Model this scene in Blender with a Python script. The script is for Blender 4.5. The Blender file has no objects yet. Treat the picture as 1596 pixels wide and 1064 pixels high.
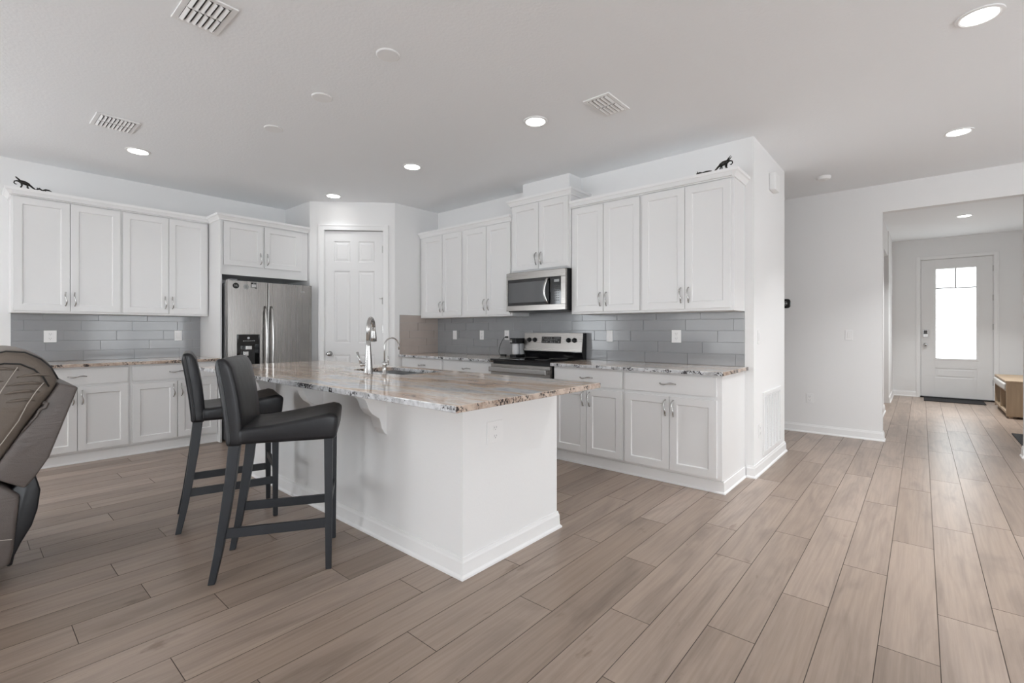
import bpy, bmesh, math, random
from mathutils import Vector, Matrix
S = bpy.context.scene
COL = S.collection
PI = math.pi
R = random.Random(7)

# ------------------------------------------------------------------ camera
cd = bpy.data.cameras.new('camera'); cam = bpy.data.objects.new('camera', cd); COL.objects.link(cam)
cam.location = (0, 0, 1.2166); cam.rotation_euler = (PI / 2, 0, 0.7112)
cd.sensor_width = 36; cd.lens = 740.83 / 1596 * 36; cd.shift_y = -17.4 / 1596
cd.clip_start = 0.05; cd.clip_end = 100
S.camera = cam
# ------------------------------------------------------------------ world, exposure
w = bpy.data.worlds.new('world'); S.world = w; w.use_nodes = True
w.node_tree.nodes['Background'].inputs[0].default_value = (0.95, 0.98, 1, 1)
w.node_tree.nodes['Background'].inputs[1].default_value = 3.7
S.view_settings.view_transform = 'Standard'; S.view_settings.look = 'None'
S.view_settings.gamma = 1; S.view_settings.exposure = 0.26
S.view_settings.use_curve_mapping = False
cy = S.cycles
cy.max_bounces = 12; cy.diffuse_bounces = 8; cy.glossy_bounces = 4; cy.transmission_bounces = 4
cy.transparent_max_bounces = 6; cy.caustics_reflective = False; cy.caustics_refractive = False
cy.use_denoising = True; cy.sample_clamp_indirect = 4.0

def area(name, loc, rot, sx, sy, power, color=(1, 1, 1), spread=PI):
    l = bpy.data.lights.new(name, 'AREA'); l.shape = 'RECTANGLE'; l.size = sx; l.size_y = sy
    l.energy = power; l.color = color; l.spread = spread
    o = bpy.data.objects.new(name, l); COL.objects.link(o); o.location = loc; o.rotation_euler = rot
    return o
# daylight through rear and front door glass; side, dining, left windows are added fill
UP = math.radians(-3)
DAY = (0.925, 1.0, 1.065)
E = dict(slider=540, back=930, side=72, far=28, left=40, front=18, kitchen=0.75, entry=14, hall=27)
area('daylight_sliding_door', (-3.9, -4.32, 1.15), (PI / 2 - math.radians(20), 0, PI), 2.3, 2.1, E['slider'], DAY, math.radians(140))
area('daylight_back_window', (-0.9, -4.32, 1.45), (PI / 2 - math.radians(20), 0, PI), 1.7, 1.5, E['back'], DAY, math.radians(140))
area('added_fill_side', (3.92, -1.5, 1.45), (PI / 2 + UP, 0, PI / 2), 2.4, 1.5, E['side'], DAY)
area('added_fill_far', (3.92, 3.4, 1.45), (PI / 2 + UP, 0, PI / 2), 2.4, 1.5, E['far'], DAY)
area('added_fill_left', (-6.53, -2.3, 1.45), (PI / 2 + UP, 0, -PI / 2), 2.0, 1.5, E['left'], DAY)
area('daylight_front_door', (0.457, 11.75, 1.5), (PI / 2, 0, 0), 0.54, 1.6, E['front'], DAY)
GLOW = 9.0

# ------------------------------------------------------------------ measured places (metres)
XL, YR, XP, XS, YS = -6.410, 4.265, -5.010, -1.047, 5.42
H, HH, HF, Y2, YF = 2.815, 2.513, 2.873, 6.60, 11.454
XR, YB = 3.8, -4.2
CT, CB, UB, UT = 0.914, 0.884, 1.375, 2.425

# ------------------------------------------------------------------ materials
def newmat(name):
    m = bpy.data.materials.new(name); m.use_nodes = True
    return m, m.node_tree.nodes, m.node_tree.links, m.node_tree.nodes['Principled BSDF']
def mat(name, col, rough=0.5, metal=0.0, spec=0.5, bump=0, bscale=60, coat=0, var=0, vscale=4, emis=None, estr=0):
    m, n, l, b = newmat(name)
    c = (*col, 1)
    b.inputs['Base Color'].default_value = c; b.inputs['Roughness'].default_value = rough
    b.inputs['Metallic'].default_value = metal; b.inputs['Specular IOR Level'].default_value = spec
    b.inputs['Coat Weight'].default_value = coat
    if emis: b.inputs['Emission Color'].default_value = (*emis, 1); b.inputs['Emission Strength'].default_value = estr
    tc = n.new('ShaderNodeTexCoord')
    if var:
        nz = n.new('ShaderNodeTexNoise'); nz.inputs['Scale'].default_value = vscale; nz.inputs['Detail'].default_value = 3
        l.new(tc.outputs['Object'], nz.inputs['Vector'])
        mx = n.new('ShaderNodeMix'); mx.data_type = 'RGBA'
        mx.inputs[6].default_value = (*[x * (1 - var) for x in col], 1); mx.inputs[7].default_value = (*[min(1, x * (1 + var)) for x in col], 1)
        l.new(nz.outputs['Fac'], mx.inputs[0]); l.new(mx.outputs[2], b.inputs['Base Color'])
    if bump:
        nz = n.new('ShaderNodeTexNoise'); nz.inputs['Scale'].default_value = bscale; nz.inputs['Detail'].default_value = 4
        l.new(tc.outputs['Object'], nz.inputs['Vector'])
        bp = n.new('ShaderNodeBump'); bp.inputs['Strength'].default_value = bump; bp.inputs['Distance'].default_value = 0.004
        l.new(nz.outputs['Fac'], bp.inputs['Height']); l.new(bp.outputs[0], b.inputs['Normal'])
    return m
def ramp(n, stops):
    r = n.new('ShaderNodeValToRGB'); e = r.color_ramp.elements
    while len(e) < len(stops): e.new(0.5)
    for k, (p, c) in zip(e, stops): k.position = p; k.color = (*c, 1)
    return r
def noise(n, l, vec, scale, detail=4, rough=0.55, dist=0):
    z = n.new('ShaderNodeTexNoise'); z.inputs['Scale'].default_value = scale; z.inputs['Detail'].default_value = detail
    z.inputs['Roughness'].default_value = rough; z.inputs['Distortion'].default_value = dist
    l.new(vec, z.inputs['Vector']); return z
def mapping(n, l, vec, scale, loc=(0, 0, 0), rot=(0, 0, 0)):
    mp = n.new('ShaderNodeMapping'); mp.inputs['Scale'].default_value = scale; mp.inputs['Location'].default_value = loc
    mp.inputs['Rotation'].default_value = rot
    l.new(vec, mp.inputs['Vector']); return mp.outputs[0]
def mixc(n, l, fac, a, b, blend='MIX'):
    m = n.new('ShaderNodeMix'); m.data_type = 'RGBA'; m.blend_type = blend
    for s, v in ((0, fac), (6, a), (7, b)):
        if isinstance(v, (int, float)): m.inputs[s].default_value = v
        elif isinstance(v, tuple): m.inputs[s].default_value = (*v, 1)
        else: l.new(v, m.inputs[s])
    return m.outputs[2]

M = {}
M['wall'] = mat('wall_paint', (0.83, 0.83, 0.83), 0.75, spec=0.25, bump=0.12, bscale=90)
M['ceiling'] = mat('ceiling_paint', (0.88, 0.895, 0.91), 0.85, spec=0.15, bump=0.35, bscale=55)
M['trim'] = mat('trim_paint', (0.86, 0.86, 0.86), 0.35, spec=0.4)
M['cab'] = mat('cabinet_white', (0.79, 0.79, 0.79), 0.32, spec=0.45)
M['cabin'] = mat('cabinet_inside_shadow_gap', (0.5, 0.5, 0.49), 0.6)
M['door'] = mat('door_paint', (0.80, 0.80, 0.80), 0.35, spec=0.4)
M['chrome'] = mat('satin_nickel', (0.50, 0.49, 0.48), 0.24, 1.0)
M['plate'] = mat('plastic_white', (0.84, 0.84, 0.84), 0.35)
M['slot'] = mat('slot_dark', (0.10, 0.10, 0.10), 0.5)
M['blackplastic'] = mat('black_plastic', (0.008, 0.008, 0.009), 0.35, spec=0.3)
M['blackglass'] = mat('black_glass', (0.006, 0.006, 0.007), 0.06, spec=0.6)
M['winglass'] = mat('oven_window_glass', (0.075, 0.078, 0.082), 0.08, spec=0.9)
M['display'] = mat('display_grey', (0.32, 0.33, 0.33), 0.3)
M['print'] = mat('printed_white', (0.55, 0.55, 0.55), 0.5)
M['leg'] = mat('charcoal_wood', (0.014, 0.016, 0.020), 0.45, bump=0.1, bscale=30, var=0.2)
M['vinyl'] = mat('black_leather', (0.010, 0.010, 0.012), 0.36, spec=0.42, bump=0.45, bscale=16)
M['lineback'] = mat('recliner_dark_lining', (0.012, 0.012, 0.012), 0.6)
M['stitch'] = mat('stitching_thread', (0.42, 0.38, 0.34), 0.7)
M['grout'] = mat('grout', (0.40, 0.40, 0.41), 0.7)
M['duct'] = mat('duct_grey', (0.10, 0.10, 0.10), 0.8)
M['rubber'] = mat('rubber_mat', (0.008, 0.008, 0.009), 0.9, bump=0.3, bscale=200)
M['grey'] = mat('grey_side_panel', (0.22, 0.22, 0.225), 0.45)
M['cloth'] = mat('cushion_cloth', (0.55, 0.54, 0.52), 0.9, bump=0.4, bscale=80)
M['figure'] = mat('dark_metal_figurine', (0.035, 0.033, 0.03), 0.35, 0.7, var=0.4, vscale=40)
M['white'] = mat('white_plastic_gloss', (0.52, 0.52, 0.53), 0.25)
M['lamp'] = mat('lamp_diffuser', (1, 1, 1), 0.5, emis=(1.0, 0.98, 0.95), estr=GLOW)
M['cable'] = mat('cable_black', (0.015, 0.015, 0.015), 0.5)

def tile_mat(name, col):
    m, n, l, b = newmat(name)
    tc = n.new('ShaderNodeTexCoord')
    nz = noise(n, l, tc.outputs['Object'], 9, 2)
    c = mixc(n, l, nz.outputs['Fac'], tuple(x * 0.95 for x in col), tuple(x * 1.05 for x in col))
    l.new(c, b.inputs['Base Color']); b.inputs['Roughness'].default_value = 0.13; b.inputs['Specular IOR Level'].default_value = 0.45
    return m
M['tile'] = tile_mat('grey_glass_tile', (0.295, 0.30, 0.31))
M['tile_warm_lit'] = tile_mat('glass_tile_painted_warm_light', (0.43, 0.375, 0.34))  # same grey tile, with warm light painted into its colour

def steel(name, col, rough, axis='z'):
    m, n, l, b = newmat(name)
    tc = n.new('ShaderNodeTexCoord')
    sc = {'z': (90, 90, .6), 'x': (.6, 90, 90), 'y': (90, .6, 90)}[axis]
    nz = noise(n, l, mapping(n, l, tc.outputs['Object'], sc), 1, 2)
    b.inputs['Base Color'].default_value = (*col, 1); b.inputs['Metallic'].default_value = 1
    mr = n.new('ShaderNodeMapRange'); mr.inputs['To Min'].default_value = rough - 0.03; mr.inputs['To Max'].default_value = rough + 0.03
    l.new(nz.outputs['Fac'], mr.inputs['Value']); l.new(mr.outputs[0], b.inputs['Roughness'])
    bp = n.new('ShaderNodeBump'); bp.inputs['Strength'].default_value = 0.004; bp.inputs['Distance'].default_value = 0.0003
    l.new(nz.outputs['Fac'], bp.inputs['Height']); l.new(bp.outputs[0], b.inputs['Normal'])
    return m
M['steel'] = steel('brushed_stainless', (0.36, 0.345, 0.33), 0.27, 'z')
M['steelx'] = steel('brushed_stainless_wide', (0.34, 0.322, 0.305), 0.28, 'x')
M['sink'] = steel('sink_stainless', (0.55, 0.55, 0.55), 0.3, 'x')

def granite():
    m, n, l, b = newmat('granite')
    tc = n.new('ShaderNodeTexCoord'); v = tc.outputs['Object']
    warp = noise(n, l, v, 2.0, 3)
    va = n.new('ShaderNodeVectorMath'); va.operation = 'MULTIPLY_ADD'
    l.new(warp.outputs['Color'], va.inputs[0]); va.inputs[1].default_value = (0.10, 0.16, 0.1); l.new(v, va.inputs[2])
    big = noise(n, l, mapping(n, l, va.outputs[0], (0.75, 4.2, 6.0)), 1.6, 5, 0.6, 0.5)
    base = ramp(n, [(0.30, (0.30, 0.18, 0.11)), (0.38, (0.58, 0.40, 0.28)), (0.46, (0.76, 0.60, 0.48)), (0.54, (0.82, 0.74, 0.66)), (0.63, (0.64, 0.665, 0.69)), (0.75, (0.82, 0.83, 0.85))])
    l.new(big.outputs['Fac'], base.inputs[0])
    fine = noise(n, l, mapping(n, l, v, (14, 60, 60)), 1.0, 6, 0.7)
    fr = ramp(n, [(0.30, (0.62, 0.58, 0.55)), (0.55, (1, 1, 1)), (0.75, (1.12, 1.12, 1.12))]); l.new(fine.outputs['Fac'], fr.inputs[0])
    c = mixc(n, l, 0.8, base.outputs[0], fr.outputs[0], 'MULTIPLY')
    # dark mineral flecks gathered in clusters
    fl = noise(n, l, mapping(n, l, v, (1, 1, 1)), 85, 3, 0.6)
    cl = noise(n, l, v, 11, 2, 0.5)
    mul = n.new('ShaderNodeMath'); mul.operation = 'MULTIPLY'; l.new(fl.outputs['Fac'], mul.inputs[0]); l.new(cl.outputs['Fac'], mul.inputs[1])
    fk = ramp(n, [(0.285, (0, 0, 0)), (0.325, (1, 1, 1))]); l.new(mul.outputs[0], fk.inputs[0])
    # horizontal (polished top) shows fewer flecks than the sawn edge
    geo = n.new('ShaderNodeNewGeometry'); sp = n.new('ShaderNodeSeparateXYZ'); l.new(geo.outputs['True Normal'], sp.inputs[0])
    mr = n.new('ShaderNodeMapRange'); mr.inputs['From Min'].default_value = 0.2; mr.inputs['From Max'].default_value = 0.9
    mr.inputs['To Min'].default_value = 0.95; mr.inputs['To Max'].default_value = 0.16; l.new(sp.outputs['Z'], mr.inputs['Value'])
    fm = n.new('ShaderNodeMath'); fm.operation = 'MULTIPLY'; l.new(fk.outputs[0], fm.inputs[0]); l.new(mr.outputs[0], fm.inputs[1])
    # the sawn faces cut the layering: pale grey along the vein, tan across it
    ab = n.new('ShaderNodeMath'); ab.operation = 'ABSOLUTE'; l.new(sp.outputs['X'], ab.inputs[0])
    ay = n.new('ShaderNodeMath'); ay.operation = 'ABSOLUTE'; l.new(sp.outputs['Y'], ay.inputs[0])
    ev = noise(n, l, v, 26, 4, 0.6)
    pale = ramp(n, [(0.35, (0.40, 0.40, 0.41)), (0.6, (0.68, 0.69, 0.71))]); l.new(ev.outputs['Fac'], pale.inputs[0])
    tan = ramp(n, [(0.35, (0.36, 0.27, 0.215)), (0.6, (0.60, 0.49, 0.41))]); l.new(ev.outputs['Fac'], tan.inputs[0])
    c = mixc(n, l, ay.outputs[0], c, pale.outputs[0]); c = mixc(n, l, ab.outputs[0], c, tan.outputs[0])
    c2 = mixc(n, l, fm.outputs[0], c, (0.03, 0.026, 0.028))
    l.new(c2, b.inputs['Base Color']); b.inputs['Roughness'].default_value = 0.07; b.inputs['Specular IOR Level'].default_value = 0.6
    return m
M['granite'] = granite()

def floor_mat():
    m, n, l, b = newmat('oak_plank')
    tc = n.new('ShaderNodeTexCoord'); at = n.new('ShaderNodeAttribute'); at.attribute_name = 'plank'
    off = n.new('ShaderNodeVectorMath'); off.operation = 'MULTIPLY_ADD'
    l.new(at.outputs['Color'], off.inputs[0]); off.inputs[1].default_value = (37, 53, 11); l.new(tc.outputs['Object'], off.inputs[2])
    v = off.outputs[0]
    sep = n.new('ShaderNodeSeparateColor'); l.new(at.outputs['Color'], sep.inputs[0])
    g1 = noise(n, l, mapping(n, l, v, (6.5, 1.1, 1)), 1, 4, 0.55, 1.4)
    g2 = noise(n, l, mapping(n, l, v, (75, 2.2, 1)), 1, 5, 0.65, 0.4)
    wv = n.new('ShaderNodeTexWave'); wv.wave_type = 'BANDS'; wv.bands_direction = 'X'
    wv.inputs['Scale'].default_value = 3.2; wv.inputs['Distortion'].default_value = 14; wv.inputs['Detail'].default_value = 2; wv.inputs['Detail Scale'].default_value = 0.7
    l.new(mapping(n, l, v, (1.9, 0.22, 1)), wv.inputs['Vector'])
    base = ramp(n, [(0.0, (0.255, 0.193, 0.152)), (0.5, (0.330, 0.255, 0.206)), (1.0, (0.395, 0.313, 0.260))])
    l.new(sep.outputs[0], base.inputs[0])
    r1 = ramp(n, [(0.30, (0.74, 0.735, 0.735)), (0.52, (1, 1, 1)), (0.7, (1.06, 1.055, 1.04))]); l.new(g1.outputs['Fac'], r1.inputs[0])
    r2 = ramp(n, [(0.3, (0.86, 0.85, 0.84)), (0.6, (1.03, 1.03, 1.03))]); l.new(g2.outputs['Fac'], r2.inputs[0])
    r3 = ramp(n, [(0.0, (0.925, 0.92, 0.915)), (0.30, (1, 1, 1)), (1.0, (1, 1, 1))]); l.new(wv.outputs['Fac'], r3.inputs[0])
    kn = noise(n, l, mapping(n, l, v, (10, 4.0, 1)), 1, 5, 0.6, 0.3)
    r4 = ramp(n, [(0.66, (1, 1, 1)), (0.74, (0.66, 0.62, 0.59))]); l.new(kn.outputs['Fac'], r4.inputs[0])
    c = mixc(n, l, 1.0, base.outputs[0], r1.outputs[0], 'MULTIPLY')
    c = mixc(n, l, 1.0, c, r2.outputs[0], 'MULTIPLY'); c = mixc(n, l, 1.0, c, r3.outputs[0], 'MULTIPLY'); c = mixc(n, l, 1.0, c, r4.outputs[0], 'MULTIPLY')
    l.new(c, b.inputs['Base Color']); b.inputs['Roughness'].default_value = 0.32; b.inputs['Specular IOR Level'].default_value = 0.5
    bp = n.new('ShaderNodeBump'); bp.inputs['Strength'].default_value = 0.12; bp.inputs['Distance'].default_value = 0.002
    l.new(g2.outputs['Fac'], bp.inputs['Height']); l.new(bp.outputs[0], b.inputs['Normal'])
    return m
M['floor'] = floor_mat()
M['seam'] = mat('plank_seam', (0.07, 0.05, 0.038), 0.6)

def leather(name, c1, c2):
    m, n, l, b = newmat(name)
    tc = n.new('ShaderNodeTexCoord'); v = tc.outputs['Object']
    nz = noise(n, l, v, 5, 4)
    l.new(mixc(n, l, nz.outputs['Fac'], c1, c2), b.inputs['Base Color'])
    b.inputs['Roughness'].default_value = 0.42; b.inputs['Specular IOR Level'].default_value = 0.5
    f = noise(n, l, v, 260, 2); g = noise(n, l, mapping(n, l, v, (3, 5, 16)), 1, 3, 0.6, 1.0)
    add = n.new('ShaderNodeMath'); add.operation = 'MULTIPLY_ADD'; l.new(g.outputs['Fac'], add.inputs[0]); add.inputs[1].default_value = 6; l.new(f.outputs['Fac'], add.inputs[2])
    bp = n.new('ShaderNodeBump'); bp.inputs['Strength'].default_value = 0.25; bp.inputs['Distance'].default_value = 0.004
    l.new(add.outputs[0], bp.inputs['Height']); l.new(bp.outputs[0], b.inputs['Normal'])
    return m
M['leather'] = leather('brown_grey_leather', (0.125, 0.102, 0.085), (0.185, 0.15, 0.118))
M['leather2'] = leather('taupe_leather_panel', (0.105, 0.088, 0.080), (0.13, 0.11, 0.10))

def wood(name, c1, c2, sc=(2, 30, 30)):
    m, n, l, b = newmat(name)
    tc = n.new('ShaderNodeTexCoord')
    nz = noise(n, l, mapping(n, l, tc.outputs['Object'], sc), 1, 4)
    l.new(mixc(n, l, nz.outputs['Fac'], c1, c2), b.inputs['Base Color']); b.inputs['Roughness'].default_value = 0.5
    return m
M['oak'] = wood('pale_oak', (0.26, 0.185, 0.12), (0.44, 0.33, 0.22), (28, 28, 2))

def glass_mat():
    m, n, l, b = newmat('frosted_glass')
    n.remove(b); out = n['Material Output']
    tr = n.new('ShaderNodeBsdfTransparent'); tr.inputs[0].default_value = (0.95, 0.96, 0.96, 1)
    tl = n.new('ShaderNodeBsdfTranslucent'); tl.inputs[0].default_value = (0.95, 0.96, 0.96, 1)
    gl = n.new('ShaderNodeBsdfGlossy'); gl.inputs['Roughness'].default_value = 0.1
    m1 = n.new('ShaderNodeMixShader'); m1.inputs[0].default_value = 0.35; l.new(tr.outputs[0], m1.inputs[1]); l.new(tl.outputs[0], m1.inputs[2])
    m2 = n.new('ShaderNodeMixShader'); m2.inputs[0].default_value = 0.06; l.new(m1.outputs[0], m2.inputs[1]); l.new(gl.outputs[0], m2.inputs[2])
    l.new(m2.outputs[0], out.inputs[0]); return m
M['frost'] = glass_mat()

# ------------------------------------------------------------------ mesh helpers
def bx(bm, x0, x1, y0, y1, z0, z1, mi=0):
    v = [bm.verts.new(p) for p in ((x0, y0, z0), (x1, y0, z0), (x1, y1, z0), (x0, y1, z0), (x0, y0, z1), (x1, y0, z1), (x1, y1, z1), (x0, y1, z1))]
    for f in ((0, 3, 2, 1), (4, 5, 6, 7), (0, 1, 5, 4), (1, 2, 6, 5), (2, 3, 7, 6), (3, 0, 4, 7)):
        bm.faces.new([v[i] for i in f]).material_index = mi
def prism(bm, poly, axis, a, b, mi=0):
    """poly: 2D points; axis 'x' -> poly is (y,z); 'y' -> (x,z); 'z' -> (x,y)"""
    def P(p, t): return {'x': (t, p[0], p[1]), 'y': (p[0], t, p[1]), 'z': (p[0], p[1], t)}[axis]
    A = [bm.verts.new(P(p, a)) for p in poly]; B = [bm.verts.new(P(p, b)) for p in poly]
    n = len(poly)
    bm.faces.new(A).material_index = mi; bm.faces.new(B[::-1]).material_index = mi
    for i in range(n): bm.faces.new((A[i], B[i], B[(i + 1) % n], A[(i + 1) % n])).material_index = mi
def tube(bm, pts, r, seg=10, mi=0, flat=1.0):
    pts = [Vector(p) for p in pts]; n = len(pts); rs = r if isinstance(r, (list, tuple)) else [r] * n
    rings = []; up = None
    for i, p in enumerate(pts):
        d = (pts[min(i + 1, n - 1)] - pts[max(i - 1, 0)]).normalized()
        if up is None:
            up = Vector((0, 0, 1)) if abs(d.z) < 0.9 else Vector((1, 0, 0))
        a = d.cross(up).normalized(); up = a.cross(d).normalized()
        rings.append([bm.verts.new(p + a * math.cos(2 * PI * k / seg) * rs[i] * flat + up * math.sin(2 * PI * k / seg) * rs[i]) for k in range(seg)])
    for i in range(n - 1):
        for k in range(seg):
            bm.faces.new((rings[i][k], rings[i][(k + 1) % seg], rings[i + 1][(k + 1) % seg], rings[i + 1][k])).material_index = mi
    bm.faces.new(rings[0][::-1]).material_index = mi; bm.faces.new(rings[-1]).material_index = mi
def lathe(bm, prof, c=(0, 0, 0), axis='z', seg=24, mi=0):
    """prof: (radius, height) list along axis"""
    c = Vector(c); rings = []
    for r, h in prof:
        ring = []
        for k in range(seg):
            a = 2 * PI * k / seg; u, v = r * math.cos(a), r * math.sin(a)
            ring.append(bm.verts.new(c + Vector({'z': (u, v, h), 'y': (u, h, v), 'x': (h, u, v)}[axis])))
        rings.append(ring)
    for i in range(len(prof) - 1):
        for k in range(seg):
            bm.faces.new((rings[i][k], rings[i][(k + 1) % seg], rings[i + 1][(k + 1) % seg], rings[i + 1][k])).material_index = mi
    bm.faces.new(rings[0][::-1]).material_index = mi; bm.faces.new(rings[-1]).material_index = mi
def sweep(bm, path, prof, mi=0):
    """profile (out, z) swept along a plan polyline; 'out' is to the right of travel; mitred corners"""
    P = [Vector(p) for p in path]; n = len(P); rows = []
    for i in range(n):
        d0 = (P[i] - P[i - 1]).normalized() if i else None
        d1 = (P[i + 1] - P[i]).normalized() if i < n - 1 else None
        d0 = d0 or d1; d1 = d1 or d0
        n0 = Vector((d0.y, -d0.x)); n1 = Vector((d1.y, -d1.x)); m = (n0 + n1).normalized(); k = 1 / max(0.2, m.dot(n0))
        rows.append([bm.verts.new((P[i].x + m.x * o * k, P[i].y + m.y * o * k, z)) for o, z in prof])
    q = len(prof)
    for i in range(n - 1):
        for k in range(q): bm.faces.new((rows[i][k], rows[i][(k + 1) % q], rows[i + 1][(k + 1) % q], rows[i + 1][k])).material_index = mi
    bm.faces.new(rows[0]).material_index = mi; bm.faces.new(rows[-1][::-1]).material_index = mi
def obj(name, bm, mats, parent=None, bevel=0, smooth=False, sub=0, seg=2):
    bmesh.ops.recalc_face_normals(bm, faces=bm.faces)
    me = bpy.data.meshes.new(name); bm.to_mesh(me); bm.free()
    for m in (mats if isinstance(mats, (list, tuple)) else [mats]): me.materials.append(M[m])
    o = bpy.data.objects.new(name, me); COL.objects.link(o)
    if smooth:
        for p in me.polygons: p.use_smooth = True
    if bevel:
        b = o.modifiers.new('bevel', 'BEVEL'); b.width = bevel; b.segments = seg; b.limit_method = 'ANGLE'; b.angle_limit = math.radians(35)
    if sub:
        s = o.modifiers.new('sub', 'SUBSURF'); s.levels = sub; s.render_levels = sub
    if parent: o.parent = parent
    return o
def BM(): return bmesh.new()
def thing(name, label, cat, loc=(0, 0, 0), rz=0, group=None):
    o = bpy.data.objects.new(name, None); COL.objects.link(o); o.empty_display_size = 0.1
    o.location = loc; o.rotation_euler = (0, 0, rz); o['label'] = label; o['category'] = cat
    if group: o['group'] = group
    return o
def tag(o, label, cat, group=None, loc=None, rz=None):
    o['label'] = label; o['category'] = cat
    if group: o['group'] = group
    if loc: o.location = loc
    if rz is not None: o.rotation_euler = (0, 0, rz)
    return o
def struct(name, bm, m, parent=None, bevel=0, label=None):
    o = obj(name, bm, m, parent, bevel)
    if not parent:
        o['kind'] = 'structure'
        if label: o['label'] = label
    return o
def box_obj(name, dims, m, parent=None, bevel=0):
    b = BM(); bx(b, *dims); return obj(name, b, m, parent, bevel)
def dup(root, loc, rz, label=None, group=None):
    r = root.copy(); COL.objects.link(r); r.location = loc; r.rotation_euler = (0, 0, rz)
    if label: r['label'] = label
    if group: r['group'] = group
    for ch in list(root.children):
        c = ch.copy(); COL.objects.link(c); c.parent = r
        for g in list(ch.children):
            d = g.copy(); COL.objects.link(d); d.parent = c
    return r

# ------------------------------------------------------------------ floor: individual planks
W, L, X0 = 0.1806, 1.2155, 0.052
OFF = {-25: .585, -23: .641, -21: .291, -20: .794, -18: .511, -16: .566, -15: .300, -14: .766, -13: .024, -12: .510, -11: .186, -10: .675, -9: 1.178,
       -8: .458, -7: 1.119, -6: .644, -5: .259, -4: .797, -3: .058, -2: .567, -1: 1.100, 0: .302, 1: .520}
TONE = {(-3, 1): .75, (-4, 2): .2, (-2, 1): .35}
bm = BM(); cl = bm.loops.layers.float_color.new('plank')
c = 0.0015
for row in range(-37, 21):
    xa, xb = max(X0 + row * W, XL), min(X0 + (row + 1) * W, XR)
    if xb - xa < 0.01: continue
    off = OFF.get(row, R.random() * L)
    y = off - L * 5
    while y < YF + .2:
        ya, yb = max(y, YB), min(y + L, YF + .2)
        if yb - ya > 0.01:
            col = (max(0, min(1, R.gauss(0.5, 0.19))), R.random(), R.random(), 1)
            a = [bm.verts.new(p) for p in ((xa, ya, -c), (xb, ya, -c), (xb, yb, -c), (xa, yb, -c))]
            t = [bm.verts.new(p) for p in ((xa + c, ya + c, 0), (xb - c, ya + c, 0), (xb - c, yb - c, 0), (xa + c, yb - c, 0))]
            fs = [bm.faces.new(t)]
            for i in range(4):
                f = bm.faces.new((a[i], a[(i + 1) % 4], t[(i + 1) % 4], t[i])); f.material_index = 1; fs.append(f)
            for f in fs:
                for lp in f.loops: lp[cl] = col
        y += L
bx(bm, XL - .2, XR + .2, YB - .2, YF + .4, -0.12, -c - .0005, 1)
struct('floor', bm, ['floor', 'seam'], label='grey brown oak plank floor')

# ------------------------------------------------------------------ ceiling and walls
b = BM(); bx(b, XL - .2, XR + .2, YB - .2, Y2 + .12, H, H + .15); struct('ceiling', b, 'ceiling')
b = BM(); bx(b, -2.4, 2.4, Y2 + .12, YF + .2, HF, HF + .15); struct('ceiling_hall', b, 'ceiling')
b = BM(); bx(b, XL - .12, XL, YB, -3.3, 0, H); bx(b, XL - .12, XL, -3.3, -1.3, 0, .7); bx(b, XL - .12, XL, -3.3, -1.3, 2.2, H); bx(b, XL - .12, XL, -1.3, Y2, 0, H); struct('wall_left', b, 'wall')  # window opening behind the camera is added to let fill light in
b = BM(); bx(b, XL, XS, YR, YS, 0, H); struct('wall_back', b, 'wall')
# far wall with the entry opening
b = BM()
bx(b, XL, -.325, Y2, Y2 + .12, 0, H); bx(b, -.325, .745, Y2, Y2 + .12, HH, HF); bx(b, .745, XR, Y2, Y2 + .12, 0, HF)
struct('wall_far', b, 'wall')
XHL = -.43
b = BM(); bx(b, XHL - .12, XHL, Y2 + .12, 9.10, 0, HF); bx(b, XHL - .12, XHL, 9.10, 10.12, 2.455, HF); bx(b, XHL - .12, XHL + .015, 10.12, YF, 0, HF)
bx(b, XHL - 1.6, XHL - 1.5, 8.2, YF, 0, HF); bx(b, XHL - 1.5, XHL - .12, 8.2, 8.3, 0, HF); struct('wall_hall_left', b, 'wall')
b = BM(); bx(b, 1.36, 1.48, Y2 + .12, YF, 0, HF); struct('wall_hall_right', b, 'wall')
b = BM(); bx(b, -2.1, -.045, YF, YF + .14, 0, HF); bx(b, .96, 1.6, YF, YF + .14, 0, HF); bx(b, -.045, .96, YF, YF + .14, 2.525, HF); struct('wall_hall_back', b, 'wall')
# living room walls behind the camera, glass openings; right-hand ones added for fill
SD = (-5.05, -2.75, 0.03, 2.2); BW = (-1.75, -.05, .7, 2.2); SW = (-2.7, -.3, .7, 2.2)
b = BM(); bx(b, XL, SD[0], YB - .12, YB, 0, H); bx(b, SD[0], SD[1], YB - .12, YB, SD[3], H); bx(b, SD[0], SD[1], YB - .12, YB, 0, SD[2])
bx(b, SD[1], BW[0], YB - .12, YB, 0, H); bx(b, BW[0], BW[1], YB - .12, YB, BW[3], H); bx(b, BW[0], BW[1], YB - .12, YB, 0, BW[2]); bx(b, BW[1], XR, YB - .12, YB, 0, H)
struct('wall_front', b, 'wall')
b = BM(); bx(b, XR, XR + .12, YB, SW[0], 0, H); bx(b, XR, XR + .12, SW[0], SW[1], SW[3], H); bx(b, XR, XR + .12, SW[0], SW[1], 0, SW[2]); bx(b, XR, XR + .12, SW[1], 2.2, 0, H); bx(b, XR, XR + .12, 2.2, 4.6, 0, .7); bx(b, XR, XR + .12, 2.2, 4.6, 2.2, H); bx(b, XR, XR + .12, 4.6, Y2, 0, H)
struct('wall_right', b, 'wall')
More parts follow.
